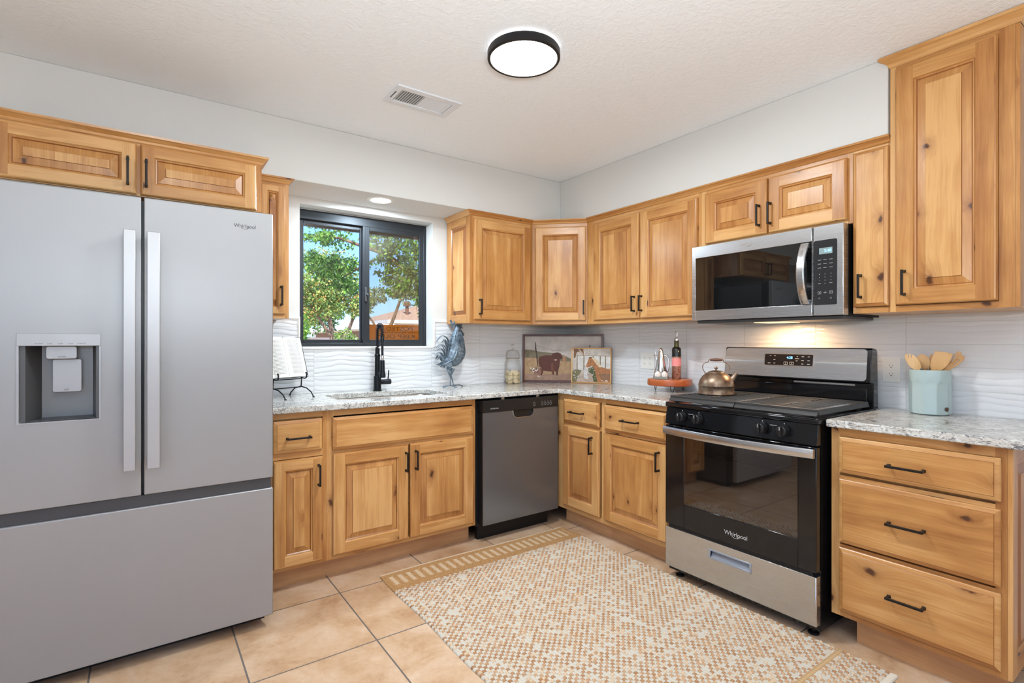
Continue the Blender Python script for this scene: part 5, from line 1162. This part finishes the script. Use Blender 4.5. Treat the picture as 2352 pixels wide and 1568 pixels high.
def foliage(clusters,per,size,palette,seed,droop=.5):
    per=per*1.9
    """clusters: (x,y,z,rx,ry,rz); leaves are small folded blades"""
    r=np.random.RandomState(seed); Cs=[];
    for c in clusters:
        n=int(per*c[3]*c[5]*4); d=r.normal(size=(n,3)); d/=np.linalg.norm(d,axis=1)[:,None]; rad=r.rand(n,1)**.45
        # clump the leaves on twigs
        k=max(4,n//14); tw=d[:k]*rad[:k]; pick=r.randint(0,k,n); p=tw[pick]+r.normal(scale=.10,size=(n,3))
        Cs.append(np.array(c[:3])+p*np.array(c[3:6]))
    P=np.concatenate(Cs); n=len(P)
    a=r.normal(size=(n,3)); a[:,2]-=droop; a/=np.linalg.norm(a,axis=1)[:,None]
    b=np.cross(a,r.normal(size=(n,3))); b/=np.linalg.norm(b,axis=1)[:,None]; nrm=np.cross(a,b)
    s=size*(.6+.8*r.rand(n,1))
    v=np.stack([P,P+a*s*.35+b*s*.28+nrm*s*.06,P+a*s,P+a*s*.35-b*s*.28+nrm*s*.06],1).reshape(-1,3)
    F_=np.arange(n*4).reshape(n,4); pal=np.array([S(c)[:3] for c in palette]); cc=pal[r.randint(0,len(pal),n)]*(.75+.5*r.rand(n,1)); return v,F_,np.repeat(cc,4,axis=0)
def plant(name,label,cat,base,trunk,clusters,per,size,palette,seed,group=None):
    T=Thing(name,label,cat,base,group=group)
    if trunk:
        mb=MB()
        for pts,r0,r1 in trunk: mb.tube(pts,[r0+(r1-r0)*i/(len(pts)-1) for i in range(len(pts))],8)
        T.part('trunk',mb,bark,smooth=60)
    v,F_,cc=foliage(clusters,per,size,palette,seed); o=np_mesh('foliage',v-np.array(base),F_,cc,[LM],smooth=False); o.parent=T.e
GZ=-.55
G1=((126,180,62),(150,200,76),(98,154,54),(172,212,104),(76,124,48))
G2=((84,124,60),(108,146,66),(70,104,54),(126,158,82))
G3=((146,172,88),(120,156,76),(172,188,108),(226,176,104),(98,130,68),(156,180,96),(132,164,84),(108,142,72))
G4=((150,164,108),(124,144,94),(172,180,128),(108,124,82))
G5=((120,170,50),(150,190,70),(96,150,44))
tx_,ty_=.05,2.75
plant('shade_tree','bright green shade tree whose leafy branches hang in front of the window','tree',(tx_,ty_,GZ),
 [([(tx_,ty_,GZ),(tx_-.03,ty_,.8),(tx_,ty_,1.8),(tx_+.05,ty_+.1,2.8),(tx_,ty_+.2,3.8)],.10,.05),([(tx_,ty_,1.9),(-.4,3.0,2.35),(-.9,3.3,2.55),(-1.35,3.6,2.6)],.035,.008),([(tx_,ty_,1.7),(-.3,2.5,2.1),(-.7,2.5,2.35)],.03,.006),([(-.4,3.0,2.35),(-.6,3.5,2.2),(-.7,3.9,2.1)],.02,.005)],
 [(-.98,3.35,2.52,.40,.25,.10),(-.80,3.7,2.24,.42,.3,.17),(-.62,3.75,2.02,.22,.25,.12),(-1.15,3.8,2.34,.22,.2,.10),(-.52,2.35,2.36,.32,.25,.22),(-.62,2.45,2.12,.16,.2,.18),(-.34,2.3,2.10,.16,.2,.35),(-.25,2.3,1.75,.08,.15,.22),(-.52,2.35,1.86,.14,.15,.10),(.2,2.9,3.3,.9,.9,.6),(-.9,3.6,3.0,.6,.5,.3)],1900,.05,G1+G2,11)
plant('autumn_tree','tree with green and orange leaves filling the left window pane','tree',(1.5,11.3,GZ),
 [([(1.5,11.3,GZ),(1.45,11.3,.8),(1.3,11.2,1.7),(1.1,11.1,2.6)],.11,.04),([(1.45,11.3,.8),(1.75,11.0,1.6),(2.0,10.8,2.4)],.07,.03),([(1.3,11.2,1.4),(.9,11.2,2.0),(.6,11.3,2.6)],.05,.02)],
 [(.8,11.2,2.75,.75,.6,.55),(1.5,11.0,2.85,.7,.6,.5),(1.9,10.8,2.4,.5,.5,.45),(.6,11.4,2.1,.5,.5,.5),(1.2,11.1,2.25,.55,.5,.4),(1.85,10.8,2.15,.3,.4,.25),(1.2,11.2,3.4,.8,.7,.4)],1050,.072,G3,12)
plant('pale_tree','pale olive tree with sparse leaves behind the right window pane','tree',(4.6,16.0,GZ),
 [([(4.6,16.0,GZ),(4.7,15.9,1.2),(5.0,15.6,2.2),(5.3,15.4,3.2)],.12,.04),([(4.7,15.9,1.2),(4.3,16.0,2.0),(3.9,16.2,2.6)],.06,.02)],
 [(4.4,16.0,3.0,.6,.5,.35),(5.0,15.6,3.2,.6,.5,.4),(5.6,15.3,3.1,.6,.5,.4),(5.3,15.4,3.7,.7,.5,.4),(3.9,16.2,2.7,.5,.5,.45)],330,.12,G4,13)
plant('dark_tree','darker green tree far behind the carport roof','tree',(2.6,19.5,GZ),[([(2.6,19.5,GZ),(2.6,19.5,1.6),(2.5,19.4,3.2)],.12,.05)],
 [(2.2,19.6,2.3,.9,.6,.6),(3.1,19.2,2.1,.8,.6,.5),(3.6,18.9,2.6,.7,.6,.5),(2.7,19.5,3.2,1.3,.6,.7)],330,.13,G2,14)
for i,(b,cl,lb,pal) in enumerate((((-.93,5.1,GZ),[(-.95,5.05,1.25,.14,.15,.42),(-.90,5.05,.6,.2,.2,.5)],'bright green shrub at the lower left corner of the window',G5),
  ((.62,7.75,GZ),[(.60,7.75,1.18,.24,.2,.36),(.60,7.75,.5,.3,.25,.5)],'light green shrub in front of the white carport posts',G4+G5),
  ((1.42,8.9,GZ),[(1.40,8.8,1.35,.12,.15,.42),(1.42,8.9,.5,.25,.2,.5)],'yellow-green shrub beside the window mullion',G5+((196,190,90),)))):
    plant('shrub',lb,'shrub',b,None,cl,1900,.05,pal,20+i)
flat=lambda n,c,r=.8: mat(n,S(c),r)
gm_=flat('gravel',(196,176,150)); q=N(gm_); g=q.n('TexCoord').outputs['Object']; q.l(q.ramp(q.noise(g,6,6,.7).outputs['Fac'],[(.3,S((160,138,112))),(.7,S((214,198,174)))]),q.b.inputs['Base Color'])
mb=MB(); mb.box(-40,60,.19,80,GZ-.1,GZ); structure('ground',mb,gm_)
mb=MB(); mb.box(-3.2,.2,.80,.835,2.12,2.27); mb.box(-3.2,.2,.18,.80,2.25,2.27); 
for x in (-2.7,-2.1,-1.5,-.9,-.3): mb.box(x-.02,x+.02,.18,.80,2.16,2.25)
structure('trim_6',mb,flat('eave_paint',(92,74,66)))
# roof slope over the eave
mb=MB(); mb.prism([(.9,2.272),(.9,2.30),(-6.2,3.6),(-6.2,2.562),(.1,2.562)],-5.1,.3,'x'); structure('trim_7',mb,flat('roof_felt',(120,104,92)))
# carport: flat white roof on posts
T=Thing('carport','low white flat-roofed carport on posts across the yard','carport',(5.5,24,GZ)); wp=flat('white_paint',(240,240,238),.6)
import mathutils
ca=Vector((6.6,38.6,0)); cb_=Vector((5.6,20.9,0)); dr_=(cb_-ca).normalized(); nr_=Vector((-dr_.y,dr_.x,0))
mb=MB(); z0,z1=1.86,2.12; vv=[ca+nr_*0,cb_+nr_*0,cb_+nr_*1.6,ca+nr_*1.6]
mb.add([(p.x,p.y,z) for z in (z0,z1) for p in vv],[(3,2,1,0),(4,5,6,7),(0,1,5,4),(1,2,6,5),(2,3,7,6),(3,0,4,7)]); T.part('roof_deck',mb,wp)
for t in (.08,.35,.62,.80,.97):
    p=ca+(cb_-ca)*t+nr_*.2; mb=MB(); mb.box(p.x-.07,p.x+.07,p.y-.07,p.y+.07,GZ,1.859); T.part('post',mb,wp)
p=ca+nr_*1.4; mb=MB(); q2=cb_+nr_*1.4; mb.add([(p.x,p.y,GZ),(q2.x,q2.y,GZ),(q2.x,q2.y,1.85),(p.x,p.y,1.85),(p.x+.1,p.y,GZ),(q2.x+.1,q2.y,GZ),(q2.x+.1,q2.y,1.85),(p.x+.1,p.y,1.85)],[(0,1,2,3),(4,7,6,5),(0,3,7,4),(1,5,6,2),(3,2,6,7),(0,4,5,1)]); T.part('back_wall',mb,flat('carport_wall',(120,92,78)))
# neighbour's house with hip roof
T=Thing('house','low house with tan shingle hip roof behind the right window pane','house',(11,27,GZ))
hx0,hx1,hy0,hy1=8.3,17.0,24.4,31.0
mb=MB(); mb.box(hx0+.4,hx1-.4,hy0+.4,hy1-.4,GZ,2.28); T.part('house_wall',mb,flat('stucco',(222,204,190)))
mb=MB(); mb.box(hx0,hx1,hy0,hy1,2.285,2.48); T.part('fascia',mb,wp)
mb=MB(); mb.add([(hx0,hy0,2.485),(hx1,hy0,2.485),(hx1,hy1,2.485),(hx0,hy1,2.485),(hx0+3.2,27.7,3.55),(hx1-3.2,27.7,3.55)],[(0,1,5,4),(1,2,5),(2,3,4,5),(3,0,4),(3,2,1,0)])
rf=flat('shingle',(176,148,128)); q=N(rf); g=q.n('TexCoord').outputs['Object']; q.l(q.ramp(q.noise(g,14,4).outputs['Fac'],[(.3,S((150,124,106))),(.7,S((196,168,146)))]),q.b.inputs['Base Color']); T.part('roof',mb,rf)
mb=MB(); mb.lathe([(.10,2.7),(.10,3.35),(.22,3.36),(.24,3.5),(.16,3.64),(0,3.68)],(10.0,25.6,0),14); T.part('roof_vent',mb,flat('vent_rust',(120,84,70)),smooth=40)
mb=MB(); mb.box(11.9,12.5,27,27.6,3.1,4.3); T.part('chimney',mb,flat('chimney',(206,176,160)))
mb=MB(); mb.box(-4,5.1,20.2,20.35,GZ,1.42)
tag(mb.build('garden_wall',flat('garden_wall_paint',(222,200,186))),'long pale garden wall at the far side of the yard','wall')
